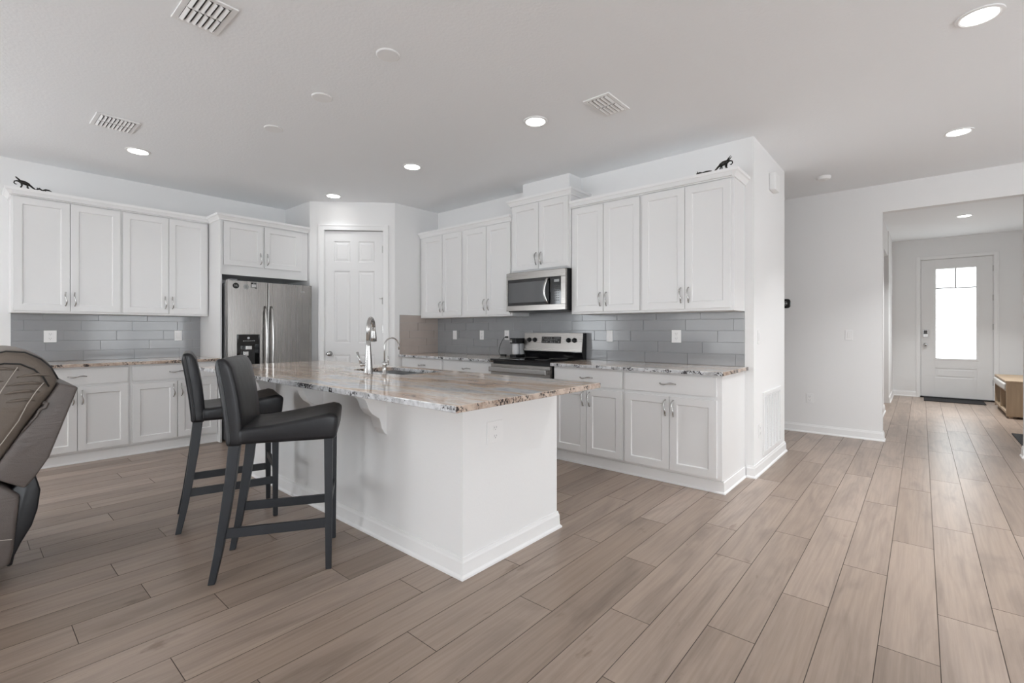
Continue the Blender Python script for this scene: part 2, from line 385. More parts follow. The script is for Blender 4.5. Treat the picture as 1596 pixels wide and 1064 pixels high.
def winframe(name, axis, fix, a0, a1, z0, z1, nv, f=.05):
    b = BM()
    def q(u0, u1, za, zb, d=.05):
        if axis == 'y': bx(b, u0, u1, fix - d, fix, za, zb)
        else: bx(b, fix, fix + d, u0, u1, za, zb)
    q(a0, a1, z0, z0 + f); q(a0, a1, z1 - f, z1)
    for i in range(nv + 1):
        u = a0 + (a1 - a0 - f) * i / nv; q(u, u + f, z0, z1)
    return struct(name, b, 'trim', bevel=.003)
winframe('window_1', 'y', YB - .03, *SD, 2); winframe('window_2', 'y', YB - .03, *BW, 2); winframe('added_window_3', 'x', XR + .03, *SW, 3); winframe('added_window_4', 'x', XL - .08, -3.3, -1.3, .7, 2.2, 2); winframe('added_window_5', 'x', XR + .03, 2.2, 4.6, .7, 2.2, 3)  # left and right wall windows are unseen, added for fill light
# corner pantry: short wall beside the refrigerator, diagonal wall with the door, short wall beside the range run
A = Vector((-5.738, 2.8235)); D = (Vector((XP, 3.5607)) - A); DL = D.length; ANG = math.atan2(D.y, D.x)
b = BM(); bx(b, XL, A.x - .06, A.y, A.y + .1, 0, H); prism(b, [(A.x - .06, A.y), (A.x, A.y), (A.x - .07, A.y + .07), (A.x - .06, A.y + .1)], 'z', 0, H)
struct('wall_pantry_left', b, 'wall')
b = BM(); bx(b, 0, .176, 0, .1, 0, H); bx(b, .892, DL, 0, .1, 0, H); bx(b, .176, .892, 0, .1, 2.461, H)
o = struct('wall_pantry_front', b, 'wall'); o.location = (A.x, A.y, 0); o.rotation_euler = (0, 0, ANG)
b = BM(); prism(b, [(XP, 3.5607), (XP, YR), (XP - .1, YR), (XP - .1, 3.60)], 'z', 0, H); struct('wall_pantry_right', b, 'wall')
# soffit chase above the microwave cabinet
b = BM(); bx(b, -3.322, -2.712, 4.04, YR, 2.63, H); struct('trim_1', b, 'wall')

# baseboards
BP = [(0, 0), (.024, 0), (.023, .010), (.014, .020), (.012, .078), (.008, .088), (.006, .10), (0, .10)]
def baseb(name, *paths):
    b = BM()
    for p in paths: sweep(b, p, BP)
    return struct(name, b, 'trim')
baseb('baseboard_back', [(-1.098, YR), (XS, YR), (XS, YS), (XL, YS)])
baseb('baseboard_far', [(-4.5, Y2), (-.325, Y2), (-.325, Y2 + .12), (XHL, Y2 + .12), (XHL, 9.10)], [(.745, Y2 + .12), (.745, Y2), (XR, Y2)])
baseb('baseboard_hall', [(XHL + .015, 10.12), (XHL + .015, YF), (-.045, YF)], [(.99, YF), (1.36, YF), (1.36, Y2 + .12)])
baseb('baseboard_left', [(XL, YB), (XL, .30)])
baseb('baseboard_front', [(XR, Y2), (XR, YB), (SD[1], YB)], [(SD[0], YB), (XL, YB)])
o = baseb('baseboard_pantry', [(.0, 0), (.103, 0)], [(.959, 0), (DL, 0)]); o.location = (A.x, A.y, 0); o.rotation_euler = (0, 0, ANG)

# ------------------------------------------------------------------ pantry door (six panel)
def panel_door(name, w_, h_, th, panels, m, depth=.008):
    """door slab in local x 0..w, front face at y=0, facing -y; recessed fielded panels"""
    b = BM()
    xs = sorted({0, w_, *[p[0] for p in panels], *[p[1] for p in panels]}); zs = sorted({0, h_, *[p[2] for p in panels], *[p[3] for p in panels]})
    def q(x0, x1, z0, z1, y=0):
        b.faces.new([b.verts.new(p) for p in ((x0, y, z0), (x1, y, z0), (x1, y, z1), (x0, y, z1))])
    for i in range(len(xs) - 1):
        for j in range(len(zs) - 1):
            cx, cz = (xs[i] + xs[i + 1]) / 2, (zs[j] + zs[j + 1]) / 2
            if not any(p[0] < cx < p[1] and p[2] < cz < p[3] for p in panels): q(xs[i], xs[i + 1], zs[j], zs[j + 1])
    for x0, x1, z0, z1 in panels:
        lv = [(0, 0), (.010, depth), (.020, depth), (.042, depth * .25)]
        for (i0, d0), (i1, d1) in zip(lv, lv[1:]):
            o_ = [(x0 + i0, d0, z0 + i0), (x1 - i0, d0, z0 + i0), (x1 - i0, d0, z1 - i0), (x0 + i0, d0, z1 - i0)]
            n_ = [(x0 + i1, d1, z0 + i1), (x1 - i1, d1, z0 + i1), (x1 - i1, d1, z1 - i1), (x0 + i1, d1, z1 - i1)]
            for k in range(4): b.faces.new([b.verts.new(p) for p in (o_[k], o_[(k + 1) % 4], n_[(k + 1) % 4], n_[k])])
        i1, d1 = lv[-1]; q(x0 + i1, x1 - i1, z0 + i1, z1 - i1, d1)
    for f in (((0, th, 0), (0, 0, 0), (0, 0, h_), (0, th, h_)), ((w_, 0, 0), (w_, th, 0), (w_, th, h_), (w_, 0, h_)), ((0, 0, h_), (w_, 0, h_), (w_, th, h_), (0, th, h_)),
              ((0, th, 0), (w_, th, 0), (w_, 0, 0), (0, 0, 0)), ((w_, th, 0), (0, th, 0), (0, th, h_), (w_, th, h_))):
        b.faces.new([b.verts.new(p) for p in f])
    bmesh.ops.remove_doubles(b, verts=b.verts, dist=1e-5)
    return obj(name, b, m)
pd = panel_door('door_1', .710, 2.440, .035, [(.11, .308, 2.055, 2.315), (.41, .604, 2.055, 2.315), (.11, .308, 1.045, 1.945), (.41, .604, 1.045, 1.945), (.11, .308, .22, .90), (.41, .604, .22, .90)], 'door')
pd['kind'] = 'structure'; pd['label'] = 'white six panel pantry door in the diagonal corner wall'
t2 = D.normalized(); nrm = Vector((t2.y, -t2.x))
def diag(t, out, z): p = A + t2 * t + nrm * out; return (p.x, p.y, z)
pd.location = diag(.179, -.012, .012); pd.rotation_euler = (0, 0, ANG)
b = BM(); CP = [(0, 0), (.07, 0), (.07, .016), (.055, .020), (.012, .014), (0, .010)]
def casing(b, x0, x1, z1, wd=.07, th=.018):
    for (a0, a1, z0, z2) in ((x0 - wd, x0, 0, z1 + wd), (x1, x1 + wd, 0, z1 + wd), (x0, x1, z1, z1 + wd)):
        bx(b, a0, a1, -th, 0, z0, z2)
    for (a0, a1, z0, z2) in ((x0 - wd, x0 - wd + .018, 0, z1 + wd), (x1 + wd - .018, x1 + wd, 0, z1 + wd), (x0 - wd + .018, x1 + wd - .018, z1 + wd - .018, z1 + wd)):
        bx(b, a0, a1, -th - .006, -th, z0, z2)
casing(b, .176, .892, 2.461, .068)
bx(b, .176, .180, 0, .1, 0, 2.461); bx(b, .888, .892, 0, .1, 0, 2.461)
o = struct('trim_2', b, 'trim', bevel=.003); o.location = diag(0, 0, 0); o.rotation_euler = (0, 0, ANG)
b = BM(); lathe(b, [(.030, 0), (.032, -.006), (.013, -.010), (.012, -.030), (.024, -.040), (.029, -.052), (.026, -.064), (.012, -.070)], (.062, 0, .915), 'y'); obj('door_knob', b, 'chrome', pd, smooth=True)
for z in (2.22, 1.22, .25):
    b = BM(); tube(b, [(.711, -.006, z - .045), (.711, -.006, z + .045)], .006, 8); bx(b, .700, .722, -.003, .001, z - .045, z + .045); obj('hinge', b, 'chrome', pd)
b = BM(); tube(b, [(.700, -.002, 1.60), (.690, -.028, 1.60), (.672, -.040, 1.60), (.668, -.030, 1.60)], .003, 6); tube(b, [(.704, -.006, 1.615), (.704, -.008, 1.53)], .004, 6); obj('door_hook', b, 'chrome', pd)

# ------------------------------------------------------------------ front door
fd = BM(); w_, h_ = .932, 2.465
g = (.195, .735, .68, 2.30)
bx(fd, 0, g[0], 0, .045, 0, h_); bx(fd, g[1], w_, 0, .045, 0, h_); bx(fd, g[0], g[1], 0, .045, g[3], h_); bx(fd, g[0], g[1], 0, .045, .515, g[2]); bx(fd, g[0], g[1], 0, .045, 0, .345)
bx(fd, g[0], g[1], .008, .045, .345, .515); bx(fd, g[0] + .03, g[1] - .03, .002, .008, .372, .488)
fo = obj('door_2', fd, 'door', bevel=.0015); fo.location = (-.009, YF + .02, .025); fo['kind'] = 'structure'; fo['label'] = 'white front door with tall frosted glass'
box_obj('door_glass', (g[0], g[1], .018, .026, g[2], g[3]), 'frost', fo)
b = BM(); bx(b, g[0] - .02, g[0] + .012, -.008, .014, g[2] - .02, g[3] + .02); bx(b, g[1] - .012, g[1] + .02, -.008, .014, g[2] - .02, g[3] + .02)
bx(b, g[0] + .012, g[1] - .012, -.008, .014, g[3] - .012, g[3] + .02); bx(b, g[0] + .012, g[1] - .012, -.008, .014, g[2] - .02, g[2] + .012); obj('glass_frame', b, 'door', fo, .003)
b = BM(); bx(b, g[0] + .012, g[1] - .012, -.004, .016, 1.936, 1.954); bx(b, .456, .474, -.004, .016, 1.954, g[3] - .012); obj('muntin', b, 'grey', fo)
b = BM(); bx(b, .030, .098, -.022, 0, 1.07, 1.20, 0); bx(b, .038, .090, -.024, -.022, 1.125, 1.192, 1); obj('keypad_lock', b, ['chrome', 'slot'], fo, .004)
b = BM(); lathe(b, [(.030, 0), (.030, -.008), (.012, -.012), (.012, -.035), (.027, -.045), (.029, -.058), (.014, -.068)], (.062, 0, .93), 'y'); obj('door_knob', b, 'chrome', fo, smooth=True)
for z in (2.25, 1.75, 1.25, .3):
    b = BM(); tube(b, [(w_ + .002, -.006, z - .05), (w_ + .002, -.006, z + .05)], .007, 8); obj('hinge', b, 'chrome', fo)
b = BM(); casing(b, -.012, .944, 2.50, .055, .016); bx(b, -.036, -.004, 0, .1, 0, 2.5); bx(b, .935, .968, 0, .1, 0, 2.5); bx(b, -.036, .968, 0, .1, 2.495, 2.525); bx(b, -.004, .02, .068, .1, .02, 2.495); bx(b, .915, .935, .068, .1, .02, 2.495); bx(b, .02, .915, .068, .1, 2.47, 2.495)
o = struct('trim_3', b, 'trim', bevel=.003); o.location = (-.009, YF, 0)
b = BM(); bx(b, -.02, .945, YF - .03, YF + .12, 0, .022); tag(obj('door_threshold', b, 'blackplastic', bevel=.003), 'dark threshold strip under the white front door', 'threshold')
b = BM(); bx(b, .03, .80, 10.86, 11.36, 0, .012); tag(obj('door_mat', b, 'rubber', bevel=.004), 'black rubber mat in front of the glazed front door', 'mat')
b = BM(); bx(b, .80, 1.34, 7.2, 8.05, 0, .012); tag(obj('floor_mat', b, 'rubber', bevel=.004), 'dark mat at the right side of the entry hall, nearest the opening', 'mat')

# ------------------------------------------------------------------ cabinet parts (local: x along the run, front faces -y, back at y=0)
def pull_mesh():
    b = BM(); n = 17; pts = []; rs = []
    for i in range(n):
        t = i / (n - 1); s = (t - .5) * .128
        out = .026 * math.sin(PI * min(1, max(0, t))) ** .45
        pts.append((.0055 * math.sin(2 * PI * t), -out, s)); rs.append(.0035 + .0028 * abs(math.sin(2 * PI * t)))
    tube(b, pts, rs, 8)
    for s in (-.062, .062): lathe(b, [(.006, 0), (.005, -.006), (.004, -.008)], (0, 0, s), 'y', 10)
    bmesh.ops.recalc_face_normals(b, faces=b.faces)
    me = bpy.data.meshes.new('pull'); b.to_mesh(me); b.free(); me.materials.append(M['chrome'])
    for p in me.polygons: p.use_smooth = True
    return me
PULL = pull_mesh()
def pull(parent, loc, horiz=False):
    o = bpy.data.objects.new('handle', PULL); COL.objects.link(o); o.parent = parent; o.location = loc
    if horiz: o.rotation_euler = (0, PI / 2, 0)
    return o
def shaker(name, x0, x1, z0, z1, yf, parent, slab=False, fr=.058):
    """cabinet door / drawer front, 19 mm thick, front plane at y = yf"""
    b = BM()
    if slab:
        bx(b, x0, x1, yf, yf + .019, z0, z1)
    else:
        d = .009; rim = [(0, 0), (fr, 0), (fr + .006, d)]
        for (i0, d0), (i1, d1) in zip(rim, rim[1:]):
            o_ = [(x0 + i0, yf + d0, z0 + i0), (x1 - i0, yf + d0, z0 + i0), (x1 - i0, yf + d0, z1 - i0), (x0 + i0, yf + d0, z1 - i0)]
            n_ = [(x0 + i1, yf + d1, z0 + i1), (x1 - i1, yf + d1, z0 + i1), (x1 - i1, yf + d1, z1 - i1), (x0 + i1, yf + d1, z1 - i1)]
            for k in range(4): b.faces.new([b.verts.new(p) for p in (o_[k], o_[(k + 1) % 4], n_[(k + 1) % 4], n_[k])])
        i1 = fr + .006
        b.faces.new([b.verts.new(p) for p in ((x0 + i1, yf + d, z0 + i1), (x1 - i1, yf + d, z0 + i1), (x1 - i1, yf + d, z1 - i1), (x0 + i1, yf + d, z1 - i1))])
        Y = yf + .019
        for f in (((x0, Y, z0), (x0, yf, z0), (x0, yf, z1), (x0, Y, z1)), ((x1, yf, z0), (x1, Y, z0), (x1, Y, z1), (x1, yf, z1)), ((x0, yf, z1), (x1, yf, z1), (x1, Y, z1), (x0, Y, z1)),
                  ((x0, Y, z0), (x1, Y, z0), (x1, yf, z0), (x0, yf, z0)), ((x1, Y, z0), (x0, Y, z0), (x0, Y, z1), (x1, Y, z1))):
            b.faces.new([b.verts.new(p) for p in f])
        bmesh.ops.remove_doubles(b, verts=b.verts, dist=1e-5)
    return obj(name, b, 'cab', parent, .0015)
def upper(label, loc, rz, wd, dep, z0, z1, doors, dz0, dz1, group, hz=None):
    t = thing('wall_cabinet', label, 'cabinet', (loc[0], loc[1], 0), rz, group)
    box_obj('carcass', (0, wd, -dep, -.002, z0, z1), 'cab', t, .0015)
    yf = -dep - .020
    for i, (a, c_) in enumerate(doors):
        d = shaker('door', a, c_, dz0, dz1, yf, t)
        hx = c_ - .030 if i % 2 == 0 else a + .030
        pull(d, (hx, yf, (hz if hz else dz0 + .115)))
    return t
def base(label, loc, rz, wd, dep, doors, drawers, group, side=None, toe=.035):
    t = thing('base_cabinet', label, 'cabinet', (loc[0], loc[1], 0), rz, group)
    b = BM(); bx(b, 0, wd, -dep, -.002, .10, CB - .001); bx(b, 0, wd, -dep + toe, -.002, 0, .10); obj('carcass', b, 'cab', t, .0015)
    yf = -dep - .020
    for a, c_ in drawers:
        d = shaker('drawer', a, c_, .722, .866, yf, t, slab=True); pull(d, ((a + c_) / 2, yf, .795), True)
    for i, (a, c_) in enumerate(doors):
        d = shaker('door', a, c_, .118, .696, yf, t)
        pull(d, (c_ - .030 if i % 2 == 0 else a + .030, yf, .605))
    b = BM(); sweep(b, [(0, -dep + toe), (wd, -dep + toe)] + (side or []), [(0, 0), (.015, 0), (.014, .008), (.006, .016), (.005, .085), (0, .088)]); obj('toe_board', b, 'trim', t)
    return t
G1, G2, G3, G4 = 'white wall cabinets on the left wall', 'white wall cabinets on the range wall', 'white base cabinets on the left wall', 'white base cabinets on the range wall'
# left wall run (rotated so that local x is world y and the front faces +x)
q = PI / 2
upper('tall white two door wall cabinet at the far left end, under the small dark figurine', (XL, .292), q, .766, .30, UB, UT, [(.012, .384), (.388, .757)], 1.395, 2.408, G1)
upper('tall white two door wall cabinet beside the over refrigerator cabinet', (XL, 1.058), q, .770, .30, UB, UT, [(.010, .394), (.398, .753)], 1.395, 2.408, G1)
oc = upper('short deep white wall cabinet above the stainless refrigerator', (XL, 1.855), q, .962, .63, 1.83, UT, [(.020, .430), (.446, .872)], 1.935, 2.405, G1, hz=2.035)
base('white base cabinet on left wall, partly behind the brown recliner', (XL, .300), q, .775, .585, [(.025, .392), (.396, .760)], [(.025, .760)], G3)
base('white base cabinet on left wall beside the refrigerator panel', (XL, 1.075), q, .760, .585, [(.018, .382), (.390, .745)], [(.018, .745)], G3)
b = BM(); bx(b, XL + .002, -5.755, 1.836, 1.854, 0, 1.83); bx(b, XL + .002, -5.755, 1.836, 1.8545, 1.83, UT)
tag(obj('refrigerator_side_panel', b, 'cab', bevel=.0015), 'tall white end panel at the left side of the refrigerator', 'panel')
# range wall run
upper('white wall cabinet in the corner against the pantry wall', (-4.995, YR), 0, .803, .305, UB, UT, [(.068, .440), (.448, .790)], 1.395, 2.408, G2)
upper('white wall cabinet immediately left of the microwave', (-4.192, YR), 0, .786, .305, UB, UT, [(.026, .404), (.412, .770)], 1.395, 2.408, G2)
upper('short white cabinet above the microwave, raised higher than its neighbours', (-3.404, YR), 0, .772, .318, 1.835, 2.565, [(.020, .382), (.388, .752)], 1.856, 2.550, G2, hz=1.965)
upper('white wall cabinet immediately right of the microwave', (-2.630, YR), 0, .742, .305, UB, UT, [(.016, .362), (.368, .728)], 1.395, 2.408, G2)
upper('white wall cabinet at the free right end of the run, under the dark figurine', (-1.888, YR), 0, .775, .305, UB, UT, [(.012, .390), (.394, .755)], 1.395, 2.408, G2)
base('white base cabinet in the corner against the pantry wall', (-5.005, YR), 0, .80, .60, [(.06, .42), (.428, .785)], [(.06, .785)], G4)
base('white base cabinet immediately left of the range', (-4.205, YR), 0, .797, .60, [(.015, .395), (.403, .780)], [(.015, .780)], G4)
base('white base cabinet immediately right of the range', (-2.630, YR), 0, .726, .60, [(.012, .360), (.366, .714)], [(.012, .714)], G4)
base('white base cabinet at the open right end of the run', (-1.904, YR), 0, .791, .60, [(.012, .396), (.400, .757)], [(.012, .757)], G4, side=[(.791, -.004)])
# crown mouldings
CR = [(0, 0), (.010, 0), (.012, .012), (.030, .038), (.040, .044), (.042, .066), (0, .066)]
def crown(name, path, z):
    b = BM(); sweep(b, path, [(o_, z_ + z) for o_, z_ in CR]); return struct(name, b, 'trim')
crown('trim_4', [(XL, .292), (XL + .31, .292), (XL + .31, 1.836), (-5.755, 1.836), (-5.755, 2.817)], 2.418)
crown('trim_5', [(-4.995, YR - .315), (-3.404, YR - .315)], 2.418)
crown('trim_6', [(-3.404, YR), (-3.404, YR - .328), (-2.632, YR - .328), (-2.632, YR)], 2.560)
crown('trim_7', [(-2.630, YR - .315), (-1.113, YR - .315), (-1.113, YR)], 2.418)
for n_, (x0, x1, y0, y1, z) in enumerate([(XL, XL + .31, .292, 1.836, 2.478), (XL, -5.755, 1.836, 2.817, 2.478)]): pass

# ------------------------------------------------------------------ counters
def slab(name, x0, x1, y0, y1, label, hole=None):
    b = BM(); cx, cy_ = (x0 + x1) / 2, (y0 + y1) / 2
    o_ = [(x0 - cx, y0 - cy_), (x1 - cx, y0 - cy_), (x1 - cx, y1 - cy_), (x0 - cx, y1 - cy_)]
    th = CT - CB
    if hole:
        # rounded inner outline with matching points on the outer outline
        hx0, hx1, hy0, hy1 = hole[0] - cx, hole[1] - cx, hole[2] - cy_, hole[3] - cy_
        r = .05; inn = []; out = []
        for (qx, qy, a0, oc_) in ((hx0 + r, hy0 + r, PI, o_[0]), (hx1 - r, hy0 + r, 1.5 * PI, o_[1]), (hx1 - r, hy1 - r, 0, o_[2]), (hx0 + r, hy1 - r, .5 * PI, o_[3])):
            for k in range(7):
                a = a0 + k / 6 * PI / 2; inn.append((qx + r * math.cos(a), qy + r * math.sin(a))); out.append(oc_)
        for z, fl in ((th, False), (0, True)):
            O = [b.verts.new((*p, z)) for p in o_]; I = [b.verts.new((*p, z)) for p in inn]
            n = len(inn)
            for i in range(n):
                j = (i + 1) % n; a, c_ = o_.index(out[i]), o_.index(out[j])
                vs = [I[i], I[j], O[a]] if a == c_ else [I[i], I[j], O[c_], O[a]]
                b.faces.new(vs)
            if z: OT, IT = O, I
            else: OB, IB = O, I
        for T, Bt in ((OT, OB), (IT, IB)):
            n = len(T)
            for i in range(n): b.faces.new((T[i], T[(i + 1) % n], Bt[(i + 1) % n], Bt[i]))
    else: bx(b, x0 - cx, x1 - cx, y0 - cy_, y1 - cy_, 0, th)
    o = obj(name, b, 'granite', bevel=.004, seg=3); return tag(o, label, 'countertop', loc=(cx, cy_, CB))
slab('island_countertop', -4.541, -1.407, 1.291, 2.42, 'large polished tan and grey granite slab on the kitchen island', (-3.34, -2.66, 1.965, 2.335))
slab('countertop', XL + .008, -5.755, .285, 1.835, 'speckled granite counter along the left wall beside the refrigerator')
slab('countertop', -5.001, -3.408, 3.605, YR - .008, 'granite counter left of the range in the corner')
slab('countertop', -2.628, -1.085, 3.592, YR - .008, 'granite counter right of the range with an open end')

# ------------------------------------------------------------------ tile backsplashes
def tiles(name, length, z0, z1, m, label, loc, rz, ph=0.0, tilt=.0022, xoff=0.0):
    b = BM(); TW, TH, gp = .4065, .10, .0010
    bx(b, 0, length, -.004, -.001, z0, z1, 1)
    rr = random.Random(len(label)); k = 0; z = CT
    while z < z1 - .005:
        za, zb = max(z, z0) + gp, min(z + TH, z1) - gp
        x = xoff + ((ph + .13 * k) % TW) - 2 * TW
        while x < length:
            xa, xb = max(x, 0) + gp, min(x + TW, length) - gp
            if xb - xa > .01:
                tx, tz = rr.uniform(-tilt, tilt) * (xb - xa), rr.uniform(-tilt, tilt) * (zb - za)
                yb = -.0085; dd = .0012
                cs = [(xa, za, -tx - tz), (xb, za, tx - tz), (xb, zb, tx + tz), (xa, zb, -tx + tz)]
                ce = ((xa + xb) / 2, (za + zb) / 2)
                T = []; Bk = []
                for (px, pz, dy) in cs:
                    sx = dd if px < ce[0] else -dd; sz = dd if pz < ce[1] else -dd
                    T.append(b.verts.new((px + sx, yb + dy, pz + sz))); Bk.append(b.verts.new((px, yb + dd + dy, pz)))
                Gd = [b.verts.new((px, -.003, pz)) for px, pz, _ in cs]
                b.faces.new(T)
                for i in range(4):
                    j = (i + 1) % 4; b.faces.new((Bk[i], Bk[j], T[j], T[i])); b.faces.new((Gd[i], Gd[j], Bk[j], Bk[i]))
            x += TW
        z += TH; k += 1
    o = obj(name, b, [m, 'grout']); o['kind'] = 'structure'; o['label'] = label; o.location = (loc[0], loc[1], 0); o.rotation_euler = (0, 0, rz)
    return o
# joints measured: row 3 (1.214-1.314) at x=-1.607, -2.017 ; row 4 at x=-1.478
RL = -1.115 - XP
tiles('wall_tile_back', RL, CT, 1.42, 'tile', 'grey glass tile backsplash on the range wall', (XP, YR), 0, ph=(-1.607 - XP) - .39)
tiles('wall_tile_left', 1.53, CT, UB, 'tile', 'grey glass tile backsplash on the left wall', (XL, .305), q, ph=.10, tilt=.0003)
tiles('wall_tile_side', .635, CT, 1.412, 'tile_warm_lit', 'taupe tile splash on the pantry side wall', (XP, 3.63), q, ph=.3)  # grey tile; the taupe is warm light painted into its colour

# ------------------------------------------------------------------ island
isl = thing('kitchen_island', 'white kitchen island base carrying the large granite slab', 'island', (-3.0, 2.0, 0))
IX0, IX1, IY0, IY1 = -4.27, -1.708, 1.610, 2.406
def il(b): bmesh.ops.translate(b, verts=b.verts, vec=(3.0, -2.0, 0)); return b
b = BM(); bx(b, IX0, IX1, IY0, IY1, 0, CB - .001)
b.free(); b = BM()
for d in ((IX0, IX1, IY0, IY0 + .11, 0, CB - .001), (IX1 - .11, IX1, IY0 + .11, IY1, 0, CB - .001), (IX0, IX0 + .02, IY0 + .11, IY1, 0, CB - .001), (IX0 + .02, IX1 - .11, IY1 - .02, IY1, .1, CB - .001), (IX0 + .02, IX1 - .11, IY1 - .08, IY1 - .06, 0, .1)): bx(b, *d)
obj('island_body', il(b), 'wall', isl)
b = BM(); sweep(b, [(IX0, IY1), (IX0, IY0), (IX1, IY0), (IX1, IY1), (IX1 - .02, IY1)], BP); obj('island_baseboard', il(b), 'trim', isl)
xs = [IX0 + .03 + i * .615 for i in range(4)]
for i in range(4):
    x0 = xs[i]; x1 = xs[i] + .60
    f = shaker('cabinet_front', -x1, -x0, .12, .866, 0, isl); f.location = (3.0, IY1 + .021 - 2.0, 0); f.rotation_euler = (0, 0, PI)
    pull(f, (-x1 + .04, 0, .62))
# corbels under the overhang
cp = [(0, .884)]
prof = [(-.245, .884), (-.245, .862), (-.215, .848), (-.185, .842), (-.168, .832), (-.155, .812), (-.140, .775), (-.115, .745), (-.085, .728), (-.062, .715), (-.050, .690), (-.040, .655), (-.020, .628), (0, .612)]
for x in (-2.385, -3.125, -3.865):
    b = BM(); prism(b, [(IY0 + a * .86, z) for a, z in prof] + [(IY0, .884)], 'x', x - .045, x + .045)
    obj('corbel', il(b), 'trim', isl, .003)

# sink
b = BM(); x0, x1, y0, y1, zb, zt, t_ = -3.36, -2.64, 1.945, 2.325, .68, CB - .001, .004
y1 = 2.323
bx(b, x0, x1, y0, y1, zb, zb + t_); bx(b, x0, x0 + t_, y0, y1, zb + t_, zt); bx(b, x1 - t_, x1, y0, y1, zb + t_, zt); bx(b, x0 + t_, x1 - t_, y0, y0 + t_, zb + t_, zt); bx(b, x0 + t_, x1 - t_, y1 - t_, y1, zb + t_, zt)
bx(b, -3.01, -3.0, y0 + t_, y1 - t_, zb + t_, zt - .03)
bmesh.ops.translate(b, verts=b.verts, vec=(3.0, -2.13, -.68))
sk = obj('sink', b, 'sink'); tag(sk, 'stainless double bowl sink undermounted in the island slab', 'sink', loc=(-3.0, 2.13, .68))
for dx in (-.18, .18):
    b = BM(); lathe(b, [(.04, 0), (.04, .003), (.03, .004), (.028, .002)], (dx, 0, .004), 'z', 20); obj('drain', b, 'chrome', sk)

# faucets (spouts swing over the bowl, towards +y)
fa = thing('kitchen_faucet', 'tall chrome pull down faucet with a side lever, on the island', 'faucet', (-2.945, 1.872, CT), math.radians(44))
b = BM(); lathe(b, [(.032, 0), (.032, .004), (.029, .012), (.027, .06), (.021, .13), (.0165, .19), (.015, .23)], seg=20); obj('faucet_body', b, 'chrome', fa, smooth=True)
pts = [(0, 0, .22)] + [(0, .075 - .075 * math.cos(a), .315 + .072 * math.sin(a)) for a in [i / 12 * PI * .97 for i in range(13)]]
b = BM(); tube(b, pts, [.0145] * 14, 14); obj('spout', b, 'chrome', fa, smooth=True)
b = BM(); tube(b, [(0, .148, .325), (0, .153, .29), (0, .158, .25), (0, .161, .222)], [.015, .018, .021, .022], 14); bx(b, -.006, .006, .174, .182, .25, .275); obj('spray_head', b, 'chrome', fa, smooth=True)
b = BM(); tube(b, [(0, 0, .062), (-.038, .003, .062), (-.054, .005, .062)], [.012, .012, .015], 12); tube(b, [(-.052, .005, .065), (-.064, .006, .10), (-.080, .008, .150)], [.008, .007, .009], 10, flat=.6); obj('lever', b, 'chrome', fa, smooth=True)
ff = thing('filter_faucet', 'small slim gooseneck filter faucet, right of the tall faucet', 'faucet', (-2.822, 1.920, CT))
b = BM(); lathe(b, [(.020, 0), (.020, .004), (.014, .010), (.013, .055), (.015, .06), (.015, .08), (.007, .088)], seg=18); obj('faucet_body', b, 'chrome', ff, smooth=True)
pts = [(0, 0, .08), (0, 0, .175)] + [(0, .060 - .060 * math.cos(a), .19 + .060 * math.sin(a)) for a in [i / 12 * PI for i in range(13)]] + [(0, .120, .165)]
b = BM(); tube(b, pts, .0052, 10); obj('spout', b, 'chrome', ff, smooth=True)
b = BM(); tube(b, [(0, 0, .07), (.028, .012, .07)], .008, 10); tube(b, [(.028, .012, .068), (.028, .012, .125)], .0045, 8); obj('lever', b, 'chrome', ff, smooth=True)

# ------------------------------------------------------------------ refrigerator (faces +x)
fr = thing('refrigerator', 'stainless side by side refrigerator with a black water dispenser', 'refrigerator', (XL, 1.868, 0), q)
FW = .924; yb_ = -.71; yd = -.79
box_obj('cabinet_body', (.012, FW - .012, yb_, -.03, .02, 1.735), 'grey', fr, .004)
box_obj('kick_grille', (.02, FW - .02, yb_ - .01, yb_, .02, .09), 'blackplastic', fr)
SP = .405
DR = (.087, .324, .80, 1.172)
b = BM()
for (a, c_, z0, z1) in ((0, DR[0], .10, 1.755), (DR[1], SP, .10, 1.755), (DR[0], DR[1], .10, DR[2]), (DR[0], DR[1], DR[3], 1.755)): bx(b, a, c_, yd, yb_ - .004, z0, z1)
bx(b, DR[0], DR[1], yb_ - .02, yb_ - .004, DR[2], DR[3])
bmesh.ops.remove_doubles(b, verts=b.verts, dist=1e-5)
d1 = obj('freezer_door', b, 'steel', fr)
box_obj('door_gasket', (SP - .004, SP + .014, yb_ - .060, yb_ - .001, .11, 1.745), 'blackplastic', fr)
b = BM(); bx(b, SP + .010, FW, yd, yb_ - .004, .10, 1.755); d2 = obj('refrigerator_door', b, 'steel', fr, .004)
b = BM(); bx(b, DR[0], DR[1], yd + .055, yd + .060, DR[2], DR[3]); bx(b, DR[0], DR[0] + .01, yd - .003, yd + .055, DR[2], DR[3]); bx(b, DR[1] - .01, DR[1], yd - .003, yd + .055, DR[2], DR[3])
bx(b, DR[0] + .01, DR[1] - .01, yd - .003, yd + .055, DR[2], DR[2] + .02); bx(b, DR[0] + .01, DR[1] - .01, yd - .003, yd + .03, 1.06, DR[3])
dsp = obj('dispenser', b, 'blackglass', d1, .004)
b = BM(); bx(b, .170, .235, yd - .020, yd + .052, 1.005, 1.045); bx(b, .160, .215, yd + .02, yd + .05, .935, .985); bx(b, .165, .205, yd + .00, yd + .02, .945, .975); obj('dispenser_paddle', b, 'chrome', d1, .003)
b = BM(); lathe(b, [(.013, 0), (.013, -.002), (.009, -.003)], (.204, yd - .003, 1.132), 'y', 16)
for i in range(7): bx(b, .150 + i * .018, .160 + i * .018, yd - .0042, yd - .003, 1.098, 1.103)
obj('dispenser_buttons', b, 'print', d1)
